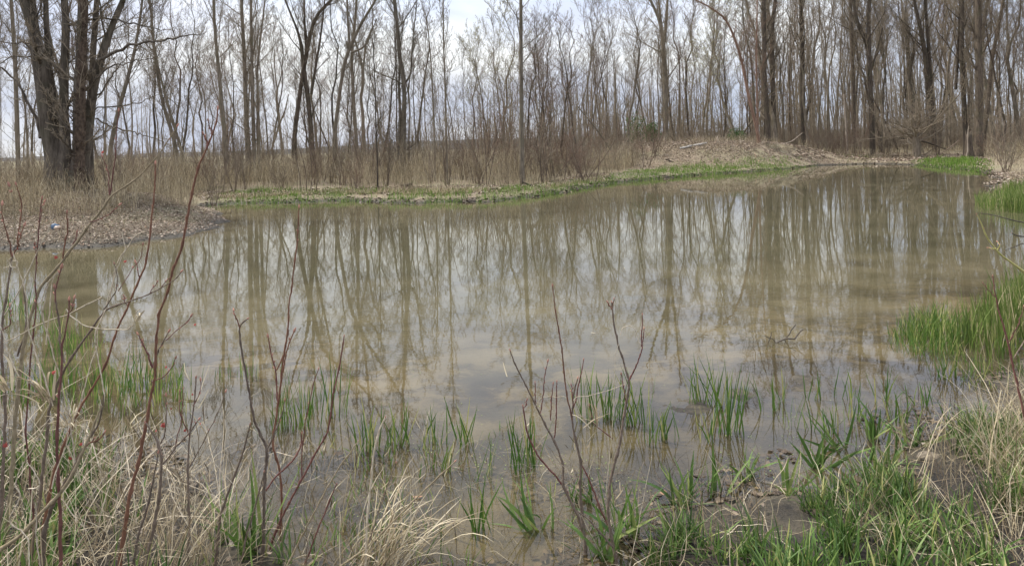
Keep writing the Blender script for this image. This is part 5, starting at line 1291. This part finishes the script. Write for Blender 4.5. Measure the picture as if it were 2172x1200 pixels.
sapling('sapling', 'thin grey-brown branch crossing the water to a bud below the peninsula tip', 'sapling', [
    ([(60, 1215, 5), (74, 1120, 4.6), (100, 880, 4), (117, 812, 3.6), (155, 747, 3.4), (187, 700, 3), (220, 657, 2.6), (247, 645, 2.2), (262, 642, 1.9), (315, 624, 1.7), (347, 607, 1.5), (368, 596, 1.4), (384, 577, 1.2)], ST),
    ([(318, 622, 1.2), (327, 608, 1.1), (333, 600, 1)], MA), ([(340, 611, 1.2), (352, 600, 1), (362, 588, .8)], MA),
    ([(220, 657, 2), (235, 635, 1.6), (247, 620, 1.4), (250, 590, 1.2), (243, 560, 1)], ST),
    ([(250, 618, 1.1), (262, 600, 1), (275, 575, 1), (295, 545, 1), (303, 520, .8)], MA)], 2.5, 0.015, 2, leaves=[(263, 556, 8)])
sapling('sapling', 'short red stem topped by a pair of plump buds at the left', 'sapling', [
    ([(128, 1215, 4.6), (130, 1080, 4.2), (132, 900, 3.6), (136, 785, 3), (135, 730, 2.4), (143, 695, 2), (147, 662, 2), (147, 635, 1.6)], MA),
    ([(148, 662, 1.4), (155, 650, 1.3), (157, 634, 1.1)], MA),
    ([(136, 770, 2.6), (130, 725, 2.6), (125, 675, 2.4), (119, 630, 2.2), (116, 612, 1.8)], ST),
    ([(117, 640, 1.6), (122, 600, 1.6), (130, 570, 1.4)], MA)], 2.4, 0.022, 2, leaves=[(110, 792, 12)])
sapling('sapling', 'dark stem at the far left edge with curling reddish twigs', 'sapling', [
    ([(-6, 1210, 5), (2, 1050, 4.4), (8, 900, 4), (5, 760, 3.6), (5, 690, 3.2), (16, 620, 2.8), (24, 560, 2.4), (27, 540, 2)], ST),
    ([(25, 545, 2), (18, 500, 1.8), (10, 470, 1.5), (4, 435, 1.2)], R_), ([(26, 545, 2), (38, 520, 1.9), (46, 500, 1.7), (50, 480, 1.3)], R_),
    ([(30, 520, 1.8), (29, 470, 1.7), (26, 420, 1.5), (20, 395, 1.2)], OL), ([(36, 518, 1.6), (40, 470, 1.6), (38, 420, 1.4), (34, 392, 1.1)], R_),
    ([(5, 700, 1.6), (20, 690, 1.5), (22, 650, 1.3)], MA)], 2.5, 0.02, 2, leaves=[(38, 530, 8)])
sapling('sapling', 'thin pink-budded twig standing upright before the blue litter', 'sapling', [
    ([(70, 1210, 3), (72, 1100, 2.6), (60, 900, 2.2), (70, 760, 2), (80, 660, 1.8), (79, 600, 1.5), (82, 520, 1.4), (85, 460, 1.3), (89, 420, 1.2)], MA),
    ([(80, 560, 1), (76, 540, .9), (74, 520, .8)], MA), ([(84, 470, 1), (90, 440, .9), (93, 430, .8)], MA)], 2.6, 0.02, 4)
sapling('sapling', 'dark diagonal stem near the left corner with red new leaves', 'sapling', [
    ([(92, 1215, 6), (95, 1120, 5.6), (118, 1060, 5), (148, 1010, 4.4), (165, 980, 4), (180, 945, 3.4), (195, 920, 3), (210, 900, 2.6), (219, 860, 2), (220, 830, 1.6)], ST),
    ([(192, 938, 2.2), (205, 934, 2.2), (216, 926, 2), (222, 917, 1.6)], R_), ([(150, 1005, 2), (170, 960, 1.8), (200, 930, 1.4)], MA)], 2.45, 0.014, 2, leaves=[(10, 948, 13), (150, 975, 12), (170, 944, 9), (168, 972, 8)])
sapling('sapling', 'thick tan dead cane slanting up from the bottom left corner', 'sapling', [
    ([(-20, 1175, 6), (45, 1132, 5.6), (82, 1090, 5.4), (125, 1045, 5), (160, 992, 4.6), (180, 945, 4), (200, 900, 3.6), (215, 860, 2.4)], OL, 0)], 2.4, 0)
sapling('sapling', 'forked grey sapling in the lower left rising from the straw', 'sapling', [
    ([(312, 1215, 5), (318, 1150, 4.8), (330, 1095, 4.4), (340, 1040, 4.2), (345, 975, 4), (336, 937, 3), (320, 912, 2.4), (310, 898, 1.8)], ST),
    ([(345, 985, 2.4), (372, 950, 2.2), (395, 925, 2), (410, 905, 1.6), (421, 890, 1.2)], ST),
    ([(341, 940, 2), (352, 920, 1.8), (357, 870, 1.5), (352, 840, 1.2)], ST),
    ([(280, 1215, 4), (285, 1180, 3.8), (296, 1130, 3.4), (312, 1080, 3), (325, 1030, 2.6), (332, 985, 2), (335, 960, 1.6)], ST),
    ([(372, 950, 1.4), (380, 900, 1.3), (384, 860, 1.2), (388, 825, 1)], MA)], 2.5, 0.016, 2, leaves=[(348, 905, 10), (362, 868, 7), (392, 915, 8), (330, 915, 6)])
sapling('sapling', 'slender stem with fine upright twigs at the lower left, budding pink', 'sapling', [
    ([(400, 1215, 3.4), (402, 1120, 3), (396, 1000, 2.6), (400, 920, 2.2), (412, 850, 2), (416, 800, 1.6)], ST),
    ([(402, 925, 1.4), (386, 880, 1.3), (382, 830, 1)], MA), ([(396, 1000, 1.6), (430, 940, 1.5), (470, 860, 1.2), (478, 830, 1)], ST),
    ([(410, 860, 1.2), (424, 830, 1.1), (426, 808, 1)], MA)], 2.6, 0.016, 2, leaves=[(424, 900, 7), (408, 838, 6)])
sapling('red_stem_sapling', 'tallest slim red shoot with a pale bud tip reaching the far shore, left of centre', 'sapling', [
    ([(592, 1225, 4), (594, 1150, 3.6), (598, 1060, 3.4), (592, 990, 3), (577, 943, 3), (583, 903, 3), (589, 862, 3), (598, 803, 2.8), (606, 745, 2.6), (613, 690, 2.4), (613, 652, 2.2), (622, 580, 2), (630, 520, 1.9), (633, 480, 1.7), (634, 440, 1.6)], R_),
    ([(600, 790, 2.2), (608, 745, 2), (616, 720, 1.9), (624, 704, 1.4)], R_), ([(612, 700, 2), (603, 740, 2), (592, 775, 2), (586, 785, 2)], R_, 0),
    ([(588, 850, 2), (586, 800, 2), (584, 778, 1.9), (574, 745, 1.7), (569, 716, 1.3)], MA)], 3.0, 0.022, 4)
sapling('red_stem_sapling', 'reddish stem with a crooked hooked tip left of the tallest red shoot', 'sapling', [
    ([(552, 1220, 5), (560, 1150, 4.6), (563, 1037, 4.2), (566, 980, 4), (568, 949, 3.6), (546, 897, 3), (531, 815, 2.8), (522, 770, 2.6), (516, 745, 2.5), (510, 705, 2.4), (508, 692, 2.2), (514, 684, 2.2), (525, 676, 1.6)], ST),
    ([(509, 695, 2), (504, 675, 1.8), (496, 660, 1.2)], R_),
    ([(564, 1040, 2.4), (580, 1015, 2.4), (607, 990, 2.4), (625, 970, 2.2), (638, 945, 2), (640, 920, 1.5)], MA),
    ([(568, 950, 2.2), (582, 920, 2), (596, 880, 1.8), (604, 850, 1.3)], ST)], 2.8, 0.016, 3)
sapling('red_stem_sapling', 'thin maroon stem curving up right of the tallest red shoot', 'sapling', [
    ([(560, 1225, 4), (575, 1150, 3.6), (600, 1090, 3.2), (635, 1025, 3), (670, 960, 2.6), (692, 925, 2.4), (700, 885, 2.3), (705, 840, 2.2), (714, 800, 2.1), (720, 775, 2), (726, 740, 1.9), (730, 712, 1.4)], MA),
    ([(640, 1018, 1.8), (640, 950, 1.6), (650, 880, 1.5), (662, 820, 1.3), (675, 782, 1)], MA)], 2.9, 0.014, 3)
for i, (pts, lb) in enumerate((([(455, 1215, 4), (468, 1100, 3.6), (505, 1000, 3), (520, 950, 2.4), (530, 900, 1.6)], 'thin grey sapling left of the hooked red stem'),
                               ([(505, 1215, 3), (520, 1140, 2.6), (545, 1060, 2.2), (560, 1000, 1.6)], 'small thin shoot at the foot of the hooked red stem'),
                               ([(600, 1215, 2.6), (660, 1100, 2.4), (720, 990, 2), (760, 935, 1.6)], 'thin pale stalk slanting right toward the middle shallows'),
                               ([(775, 1215, 3), (778, 1090, 2.8), (790, 960, 2.6), (806, 905, 2.4), (817, 885, 2)], 'straight pale dead stalk standing in the bottom shallows'),
                               ([(640, 1215, 2.6), (670, 1130, 2.2), (700, 1060, 2), (714, 1025, 1.4)], 'pink-tipped shoot left of the straight pale stalk'),
                               ([(700, 1215, 3), (780, 1160, 2.6), (870, 1070, 2.4), (930, 1010, 2.2), (965, 978, 1.6)], 'brown stalk slanting right over the middle shallows to a pink bud'))):
    sapling('sapling', lb, 'sapling', [(pts, (ST, ST, OL, PA, MA, OL)[i])] + ([([(782, 1150, 1.6), (815, 1050, 1.4), (840, 980, 1.2)], ST)] if i == 3 else []), 2.7, 0.013, 2)
# centre shrub
sapling('centre_shrub', 'bare many-stemmed maroon shrub in the shallows at bottom centre', 'shrub', [
    ([(1247, 1215, 5), (1240, 1140, 4.6), (1234, 1080, 4.4), (1230, 1025, 4.2), (1231, 975, 3.8), (1222, 945, 3.4), (1214, 910, 3), (1212, 880, 2.8), (1215, 835, 2.4), (1225, 803, 1.8)], ST),
    ([(1238, 1130, 4), (1225, 1090, 4), (1195, 1030, 3.6), (1193, 985, 3.2), (1180, 940, 3), (1160, 910, 2.8), (1140, 870, 2.4), (1115, 820, 2.2), (1100, 790, 2), (1088, 762, 1.8), (1082, 744, 1.4)], ST),
    ([(1205, 1045, 2.8), (1180, 1010, 2.6), (1145, 975, 2.4), (1128, 945, 2.3), (1119, 915, 2.2), (1113, 885, 2), (1109, 862, 1.5)], MA),
    ([(1214, 890, 2.2), (1205, 850, 2.2), (1198, 800, 2.1), (1192, 740, 2), (1186, 705, 1.9), (1180, 672, 1.8), (1175, 640, 1.6), (1172, 608, 1.1)], R_),
    ([(1176, 928, 1.8), (1180, 890, 1.8), (1181, 850, 1.8), (1181, 810, 1.4)], MA), ([(1168, 890, 1.6), (1168, 850, 1.6), (1173, 815, 1.2)], MA),
    ([(1137, 865, 1.5), (1136, 840, 1.5), (1135, 812, 1.2)], MA), ([(1146, 876, 1.6), (1152, 840, 1.5), (1155, 800, 1.4), (1162, 767, 1)], MA),
    ([(1214, 870, 1.8), (1222, 845, 1.8), (1228, 812, 1.7), (1235, 785, 1.5), (1238, 764, 1.1)], MA),
    ([(1216, 860, 1.6), (1212, 835, 1.6), (1213, 818, 1.2)], MA), ([(1300, 930, 1.4), (1260, 900, 1.3), (1250, 860, 1.1)], MA),
    ([(1110, 868, 1.3), (1116, 858, 1.3), (1117, 850, 1)], MA)], 2.85, 0.015, 2, pname='main_stem')
sapling('forked_shrub', 'forked red-tipped shrub with vine strands, right of the bare centre shrub', 'shrub', [
    ([(1312, 1215, 5.4), (1303, 1165, 5), (1295, 1125, 4.8), (1290, 1080, 4.6), (1294, 1030, 4.2), (1304, 990, 4), (1314, 950, 3.8), (1322, 905, 3.6), (1330, 850, 3.4), (1335, 805, 3.2), (1325, 770, 2.6), (1316, 745, 2.6), (1310, 722, 2.6), (1303, 690, 2.5), (1299, 660, 2.4), (1297, 642, 2)], ST),
    ([(1335, 806, 2.4), (1345, 785, 2), (1353, 760, 1.9), (1360, 740, 1.8), (1359, 715, 1.7), (1362, 690, 1.5), (1363, 668, 1.1)], MA),
    ([(1360, 735, 1.5), (1365, 715, 1.5), (1366, 698, 1.1)], MA), ([(1298, 655, 2), (1293, 648, 1.8), (1290, 643, 1.3)], R_), ([(1298, 655, 1.8), (1301, 645, 1.7), (1302, 636, 1.3)], R_),
    ([(1328, 855, 1.6), (1322, 820, 1.6), (1318, 795, 1.3)], MA),
    ([(1294, 1120, 3), (1275, 1080, 2.8), (1260, 1035, 2.6), (1245, 1005, 2.2), (1232, 982, 1.8)], MA, 0),
    ([(1300, 1160, 2.4), (1275, 1130, 2.4), (1250, 1100, 2.2), (1225, 1085, 2)], ST, 0)], 2.75, 0.013, 2, pname='main_stem')
# right-edge shrubs
sapling('yellow_twig_shrub', 'yellow-green budding twig reaching in from the right edge over the water', 'shrub', [
    ([(2330, 800, 5), (2280, 690, 4.6), (2230, 620, 4.2), (2190, 590, 3.6), (2150, 558, 3), (2125, 540, 2.6), (2100, 510, 2.2), (2088, 485, 1.9), (2078, 465, 1.5), (2072, 455, 1)], M_YTW),
    ([(2112, 527, 1.6), (2104, 527, 1.4), (2098, 526, 1)], M_YTW), ([(2116, 530, 1.4), (2118, 520, 1), (2117, 514, .8)], M_YTW)], 3.6, 0.014, 3, pname='main_stem')
sapling('sapling', 'dark bare twig hanging over the water at the right edge above the yellow twig', 'sapling', [
    ([(2330, 520, 3), (2250, 490, 2.4), (2172, 472, 1.6), (2140, 466, 1.4), (2110, 456, 1.2), (2072, 452, .8)], M_DEADW),
    ([(2250, 530, 2), (2200, 508, 1.8), (2172, 502, 1.6), (2155, 500, 1.4), (2146, 494, 1)], M_DEADW), ([(2260, 560, 2), (2172, 515, 1.2), (2150, 525, 1), (2130, 532, .8)], M_DEADW)], 4.5, 0.01, 0)
sapling('sapling', 'maroon stem leaning left over the right-hand marsh grass', 'sapling', [
    ([(2190, 1000, 4), (2176, 900, 3.6), (2165, 850, 3.2), (2157, 800, 3), (2148, 750, 2.6), (2138, 715, 2.2), (2120, 660, 2), (2110, 620, 1.7), (2106, 585, 1.2)], MA),
    ([(2140, 725, 1.6), (2160, 690, 1.4), (2172, 650, 1)], MA), ([(2150, 760, 1.8), (2190, 700, 1.6), (2200, 640, 1.2)], ST),
    ([(2112, 630, 1.1), (2095, 612, 1), (2085, 600, .8)], MA)], 3.3, 0.014, 2)

# ------------------------------------------------------------------ pale dead vines
def vine(label, strands, d, group=None, w=0.8):
    org = P(strands[0][-1][0], strands[0][-1][1], d)
    root = thing('dead_vine', label, 'vine', tuple(org), group)
    for s_ in strands:
        n = len(s_)
        pts = [(a, b_, w) for (a, b_), w in zip(s_, np.interp(np.arange(n), [0, n - 1], [1.5 * w, 2.4 * w]))]
        stem_obj('strand', pts, d, M_PALE, root, org, 5, 0.0012, False)
    return root
vine('longest twisted pale vine, looping from the peninsula edge to the straw knot', [
    [(259, 492), (262, 512), (268, 529), (257, 541), (248, 560), (243, 574), (240, 600), (230, 640), (217, 667), (206, 690), (204, 700), (204, 740), (190, 780), (180, 820), (172, 850), (155, 895), (148, 903)],
    [(302, 492), (285, 500), (270, 525), (258, 545), (244, 580), (236, 615), (222, 665), (205, 698), (203, 720), (215, 785), (222, 840)],
    [(297, 655), (288, 662), (285, 687), (270, 700), (235, 699), (204, 697), (182, 692), (150, 670), (140, 655)]], 2.45)
vine('pale vine strand dropping past the red leaf to the straw knot', [
    [(135, 560), (120, 580), (100, 600), (90, 632), (87, 657), (93, 690), (101, 712), (112, 755), (122, 782), (130, 815), (140, 870), (150, 905), (155, 940), (162, 992)],
    [(118, 580), (110, 600), (108, 650), (107, 675), (100, 712), (98, 730)], [(135, 570), (112, 590), (104, 592), (95, 625), (88, 660), (95, 695), (110, 740)]], 2.5)
vine('pale vine running down the far left from the curled loop', [
    [(28, 535), (35, 560), (50, 600), (57, 637), (60, 695), (75, 750), (95, 800), (105, 837), (112, 860)], [(8, 568), (20, 565), (28, 552), (40, 555), (38, 568), (26, 566), (18, 553), (24, 545)]], 2.4)
vine('long pale strand rising gently from the left edge toward the water', [[(-20, 738), (0, 730), (40, 712), (75, 692), (110, 677), (145, 667), (180, 648), (217, 630)]], 2.55)
vine('pale strand falling from the left edge below the dark stem', [[(0, 687), (15, 730), (27, 765), (40, 797)], [(115, 455), (98, 495), (80, 530), (62, 570), (40, 620), (10, 668)]], 2.35)
vine('pale zigzag vine bent sharply near the bottom left corner', [
    [(110, 880), (95, 900), (72, 940), (52, 976), (65, 990), (80, 1012), (86, 1028), (80, 1034), (60, 1036)], [(52, 978), (40, 1000), (32, 1030), (45, 1045), (38, 1070), (20, 1095), (18, 1115), (40, 1130), (58, 1150), (62, 1200)]], 2.3)
vine('pale wavy vine beside the tan cane above the bottom left corner', [[(145, 915), (140, 945), (125, 980), (118, 1000), (110, 1035)], [(75, 1065), (76, 1110), (77, 1150), (88, 1215)]], 2.3)
vine('fine pale vine tangled between the left stems of the centre shrub', [
    [(1135, 862), (1148, 842), (1165, 840), (1185, 843), (1198, 840), (1205, 855), (1212, 866), (1216, 850), (1225, 842), (1250, 840), (1290, 828), (1325, 815)],
    [(1160, 965), (1175, 975), (1190, 985), (1205, 1000), (1215, 1025)]], 2.8, w=0.4)
vine('fine pale vine arched between the forked red tips', [[(1316, 712), (1320, 695), (1335, 690), (1348, 698), (1355, 715), (1360, 738)], [(1312, 730), (1304, 750), (1304, 790), (1300, 850), (1296, 920), (1290, 990), (1285, 1050)]], 2.72, w=0.5)
vine('long pale stalk standing right of the forked shrub', [[(1383, 965), (1376, 1000), (1362, 1065), (1350, 1130), (1335, 1200), (1330, 1230)]], 2.6, w=0.5)

# straw leaves hanging on the left vines
def straw_clump(name, label, px, py, d, n, h, w, tilt, spread=(0.03, 0.03), bend=1.2, K=8, dirx=0.0, cat='dead grass'):
    q = P(px, py, d); z = hz(q[0], q[1]); on_ground = py > 1050
    org = np.array([q[0], q[1], z if on_ground else q[2]])
    root = thing(name, label, cat, tuple(org))
    g = Geo()
    base = np.stack([rg.normal(0, spread[0], n), rg.normal(0, spread[1], n), np.zeros(n)], -1)
    az = rg.normal(0, 1.0, n) + (0 if dirx >= 0 else math.pi)
    if dirx == 0: az = rg.uniform(0, 6.28, n)
    dh = np.stack([np.cos(az), np.sin(az) * 0.6, 0 * az], -1)
    d_ = nrmz(dh * rg.uniform(0.1, tilt, n)[:, None] + np.array([0, 0, 1.0]))
    L = rg.uniform(0.5, 1.1, n) * h
    pts = [base]
    bd = rg.uniform(0.4, 1.4, n) * bend
    for k in range(K - 1):
        pts.append(pts[-1] + d_ * (L / (K - 1))[:, None])
        d_ = nrmz(d_ + dh * (bd * 0.25 / (K - 1))[:, None] - np.array([0, 0, 1]) * (bd * (k / K) * 2.2 / (K - 1))[:, None] + rg.normal(0, 0.07, (n, 3)))
    pts = np.stack(pts, 1)
    if on_ground: pts[:, :, 2] = np.maximum(pts[:, :, 2], 0.01)
    prof = np.interp(np.linspace(0, 1, K), [0, .3, .8, 1], [.6, 1, .8, .15])
    sa = az + 1.57 + rg.normal(0, .6, n)
    g.ribbons(pts, rg.uniform(0.5, 1.2, n)[:, None] * w * prof, np.stack([np.cos(sa), np.sin(sa), 0 * sa], -1), rg.uniform(0.35, 1, n), 0.15)
    g.obj('dry_blades', M_STRAW, root)['kind'] = 'stuff'
    return root
straw_clump('straw_bundle', 'pale arched bundle of dead straw at the bottom centre-left', 800, 1150, 2.75, 110, 0.42, 0.006, 1.3, (0.07, 0.05), 1.6, dirx=1)
straw_clump('straw_bundle', 'tall leaning sheaf of dead straw in the lower left', 330, 1190, 2.55, 60, 0.55, 0.004, 0.9, (0.10, 0.06), 0.9, dirx=1)
straw_clump('straw_bundle', 'loose dead straw heap beside the forked grey sapling', 400, 1120, 2.75, 45, 0.40, 0.004, 1.2, (0.10, 0.06), 1.2)
straw_clump('straw_bundle', 'spray of dead straw at the far bottom left corner', 20, 1180, 2.4, 110, 0.45, 0.0045, 1.1, (0.15, 0.06), 1.2)
straw_clump('straw_knot', 'frayed knot of dead leaves where the long pale vines meet', 148, 905, 2.42, 26, 0.10, 0.005, 2.0, (0.01, 0.01), 2.5)
straw_clump('dead_leaf_spray', 'spray of broad pale dead leaves on the vine left of the straw knot', 105, 850, 2.4, 16, 0.16, 0.008, 1.6, (0.02, 0.01), 2.0, dirx=-1)
straw_clump('dead_leaf_spray', 'small spray of pale dead leaves at the left edge', 8, 830, 2.35, 9, 0.14, 0.010, 1.6, (0.02, 0.01), 1.6)
straw_clump('dead_leaf_spray', 'curled pale dead leaf hooked on the vine end over the water', 291, 680, 2.45, 4, 0.07, 0.008, 0.6, (0.006, 0.006), 2.8)
straw_clump('dead_leaf_spray', 'pale dead leaves caught in the middle of the centre shrub', 1255, 905, 2.78, 8, 0.11, 0.007, 1.6, (0.02, 0.01), 2.0)
straw_clump('straw_bundle', 'tall pale dead grass hanging over the right bank edge', 2150, 1060, 3.1, 130, 0.5, 0.004, 0.8, (0.14, 0.12), 1.1)
straw_clump('straw_bundle', 'dead grass tuft at the right edge above the tangle', 2215, 1085, 3.6, 100, 0.45, 0.004, 1.0, (0.2, 0.16), 1.1)

# ------------------------------------------------------------------ single small things
def tube_thing(name, label, cat, strands, d, mat, part='limb', group=None, sides=7, wig=0.01):
    org = P(strands[0][0][0], strands[0][0][1], d)
    root = thing(name, label, cat, tuple(org), group)
    for i, s_ in enumerate(strands):
        stem_obj(part, s_, d, mat, root, org, sides, wig, False)
    return root
tube_thing('sunken_branch', 'dark forked branch poking out of the water right of centre', 'branch', [
    [(1640, 732, 1.6), (1652, 724, 2.2), (1668, 716, 2.2), (1684, 716, 2), (1694, 706, 1.8), (1703, 698, 1.4)], [(1668, 716, 1.6), (1677, 706, 1.6), (1688, 688, 1.2)],
    [(1627, 740, 1.2), (1634, 715, 1.3), (1637, 705, 1)], [(1645, 727, 1.4), (1640, 718, 1.2), (1622, 712, 1)], [(1664, 720, 1.3), (1673, 735, 1.2), (1690, 745, 1)]], 5.75, M_DEADW, wig=0.004)
for st, d, mt, nm, lb in (([(1442, 320, 2.2), (1456, 317, 3), (1468, 314, 2.6)], 44.4, M_LOG, 'white_log', 'left piece of the white log lying on the mound'),
                  ([(1470, 313, 2.2), (1484, 311, 2.9), (1498, 308, 2.4)], 44.8, M_LOG, 'white_log', 'right piece of the white log lying on the mound'),
                  ([(1107, 379, 2), (1125, 387, 3), (1140, 391, 3.4), (1150, 393, 2.4)], 26.2, M_BARKD, 'fallen_log', 'dark short log slanting down the far bank right of the tall tree'),
                  ([(848, 399, 3), (862, 399, 4.6), (874, 396, 3.6)], 27.0, M_BARKD, 'fallen_log', 'mossy short log lying on the far bank left of centre'),
                  ([(1035, 420, 3), (1046, 418, 4), (1056, 417, 3)], 24.0, M_BARKD, 'fallen_log', 'dark wet log end at the far waterline'),
                  ([(1412, 328, 1.6), (1424, 332, 2.2), (1433, 335, 1.6)], 42.0, M_BARKD, 'fallen_log', 'small dark log left of and below the white log'),
                  ([(1655, 308, 1.4), (1680, 300, 1.2), (1702, 282, .8)], 47.0, M_SNAG, 'fallen_branch', 'bare pale branch leaning at the right end of the mound')):
    mid = P(st[1][0], st[1][1], d); gz = hz(mid[0], mid[1])
    rt = tube_thing(nm, lb, 'log', [st], d, mt, 'log_body', sides=9)
    if nm != 'fallen_branch':
        rt.location.z += gz + st[1][2] / F * d * 0.8 - mid[2]
for i, (a, b_, c_, lb) in enumerate((((1872, 333, 1.2), (1905, 329, 1.6), (1940, 333, 1.2), 'longest grey limb across the back of the driftwood pile'), ((1888, 338, 1.2), (1920, 334, 1.6), (1958, 331, 1.2), 'middle grey limb of the driftwood pile'),
        ((1880, 341, 1), (1910, 338, 1.4), (1945, 339, 1), 'lowest grey limb of the driftwood pile by the water'), ((1945, 334, 1.2), (1962, 328, 1.4), (1985, 312, 1), 'limb rising right from the driftwood pile'),
        ((1995, 326, 1.2), (2020, 310, 1.5), (2034, 297, 1), 'leaning limb propped toward the broken stump'))):
    tube_thing('driftwood_limb', lb, 'driftwood', [[a, b_, c_]], 48.5 if i < 4 else 45, M_SHRUB, group='driftwood pile at the far end of the pond')
tube_thing('fallen_branch', 'pale bare branch dipping into the water at the right bank', 'branch', [[(2065, 373, .9), (2085, 376, 1.1), (2105, 378, 1.4), (2125, 380, 1.6)], [(2090, 404, .9), (2102, 394, 1.1), (2118, 381, 1.4)]], 28, M_SNAG)

for st, d, mt, lb in (([(1560, 306, 3), (1600, 250, 2.8), (1652, 172, 2)], 58, M_BARK, 'dead trunk leaning right behind the middle of the mound'),
                      ([(1905, 318, 3), (1880, 262, 2.6), (1846, 196, 1.8)], 56, M_BARKD, 'dead trunk leaning left against the high-forking trunk'),
                      ([(575, 322, 3), (592, 262, 2.6), (604, 236, 2), (612, 200, 1.4)], 42, M_BARK, 'short leaning dead stem left of the V-shaped tree'),
                      ([(1296, 318, 2.6), (1260, 268, 2.4), (1222, 222, 1.6)], 50, M_BARK, 'dead stem leaning left before the mound'),
                      ([(2010, 318, 2.4), (1960, 300, 2.4), (1900, 292, 1.6)], 51, M_BARKD, 'nearly fallen trunk lying low behind the spreading tree'),
                      ([(700, 320, 2.4), (684, 280, 2.2), (668, 236, 1.6)], 45, M_BARKD, 'thin dead stem leaning left of the snapped-stub tree')):
    tube_thing('leaning_trunk', lb, 'trunk', [st], d, mt, 'trunk_body')
# blue litter on the peninsula
lp_ = P(117, 480, 14.5); lz = hz(lp_[0], lp_[1])
lit = thing('litter_packet', 'crumpled blue and tan packet lying on the dead leaves of the peninsula', 'litter', (lp_[0], lp_[1], lz + 0.01))
def crumple(name, sx, sy, sz, off, col, ang):
    m_, t_ = mat_new(name); b_ = nd(t_, 'ShaderNodeBsdfPrincipled'); b_.inputs['Base Color'].default_value = (*col, 1); b_.inputs['Roughness'].default_value = 0.4
    n_ = noise(t_, coords(t_), 30, 3); bp_ = nd(t_, 'ShaderNodeBump'); bp_.inputs['Distance'].default_value = 0.01; t_.links.new(n_, bp_.inputs['Height']); t_.links.new(bp_.outputs[0], b_.inputs['Normal'])
    o_ = nd(t_, 'ShaderNodeOutputMaterial'); t_.links.new(b_.outputs[0], o_.inputs[0])
    r_ = np.random.default_rng(int(sx * 1000)); k = 5
    U, V_ = np.meshgrid(np.linspace(0, 2 * math.pi, 9)[:-1], np.linspace(-1, 1, k), indexing='ij')
    rr_ = (1 - np.abs(V_) ** 4 * 0.75) * (1 + r_.normal(0, 0.10, U.shape))
    pts = np.stack([V_ * sx, np.cos(U) * rr_ * sy, np.sin(U) * rr_ * sz + sz * 0.8], -1)
    idx = np.arange(8 * k).reshape(8, k); a_ = idx[:, :-1]; b2 = idx[:, 1:]; c2 = np.roll(b2, -1, 0); d2 = np.roll(a_, -1, 0)
    o = link(name, mk_mesh(name, pts.reshape(-1, 3), np.stack([a_, b2, c2, d2], -1).reshape(-1, 4), m_), lit)
    o.location = off; o.rotation_euler = (0, ang, 0.3)
    return o
crumple('blue_wrapper', 0.085, 0.05, 0.075, (-0.04, 0, 0), (0.09, 0.14, 0.21), 0.6)
crumple('tan_wrapper', 0.07, 0.045, 0.045, (0.07, -0.02, 0.0), (0.50, 0.38, 0.28), -0.2)
# floating leaf, stones
def one_leaf(px, py, L, w, label, az, z=0.006):
    x, y = G(px, py); z = max(hz(x, y) + 0.004, z)
    g = Geo(); g.leaves(np.array([[0, 0, 0.0]]), L, w, np.array([[math.cos(az), math.sin(az), 0]]), np.array([[0, 0, 1.0]]), 0.15, np.array([1.0]))
    o = g.obj('floating_leaf', M_LITTER); o.location = (x, y, z)
    return tag(o, label, 'leaf')
one_leaf(885, 1056, 0.055, 0.02, 'russet leaf floating alone above the arched straw bundle', 0.1)
one_leaf(1408, 1058, 0.05, 0.035, 'pale curled leaf at the left end of the right bank grass', 1.2, 0.03)
m_, t_ = mat_new('pale_stone'); b_ = nd(t_, 'ShaderNodeBsdfPrincipled'); rr_ = ramp(t_, [(0.35, (0.10, 0.08, 0.055)), (0.7, (0.32, 0.26, 0.19))]); t_.links.new(noise(t_, coords(t_), 25, 6, .7), rr_.inputs[0]); t_.links.new(rr_.outputs[0], b_.inputs['Base Color']); b_.inputs['Roughness'].default_value = 0.8
o_ = nd(t_, 'ShaderNodeOutputMaterial'); t_.links.new(b_.outputs[0], o_.inputs[0])
for px, py, s, lb in ((1970, 985, 0.045, 'pale half-sunk stone at the right water edge'), (2155, 1100, 0.055, 'pale flat stone in the straw at the right edge'), (1745, 1175, 0.04, 'dark clod of mud at the bottom right')):
    import bmesh
    bm = bmesh.new(); bmesh.ops.create_icosphere(bm, subdivisions=3, radius=1.0)
    for v_ in bm.verts:
        k = 1 + 0.5 * (fbm(v_.co.x * 1.5 + s * 100, v_.co.y * 1.5 + v_.co.z, 3) - 0.45); v_.co = Vector((v_.co.x * s * 1.3 * k, v_.co.y * s * k, v_.co.z * s * 0.5 * k))
    me = bpy.data.meshes.new('stone'); bm.to_mesh(me); bm.free(); me.materials.append(m_)
    for p_ in me.polygons: p_.use_smooth = True
    x, y = G(px, py); o = link('stone', me); o.location = (x, y, max(hz(x, y), -0.02) + s * 0.02)
    if 'clod' in lb: me.materials[0] = M_GROUND
    tag(o, lb, 'stone')
print('tris', sum(len(p.vertices) - 2 for me in bpy.data.meshes for p in me.polygons) if len(bpy.data.meshes) < 1 else '', 'objects', len(bpy.data.objects))
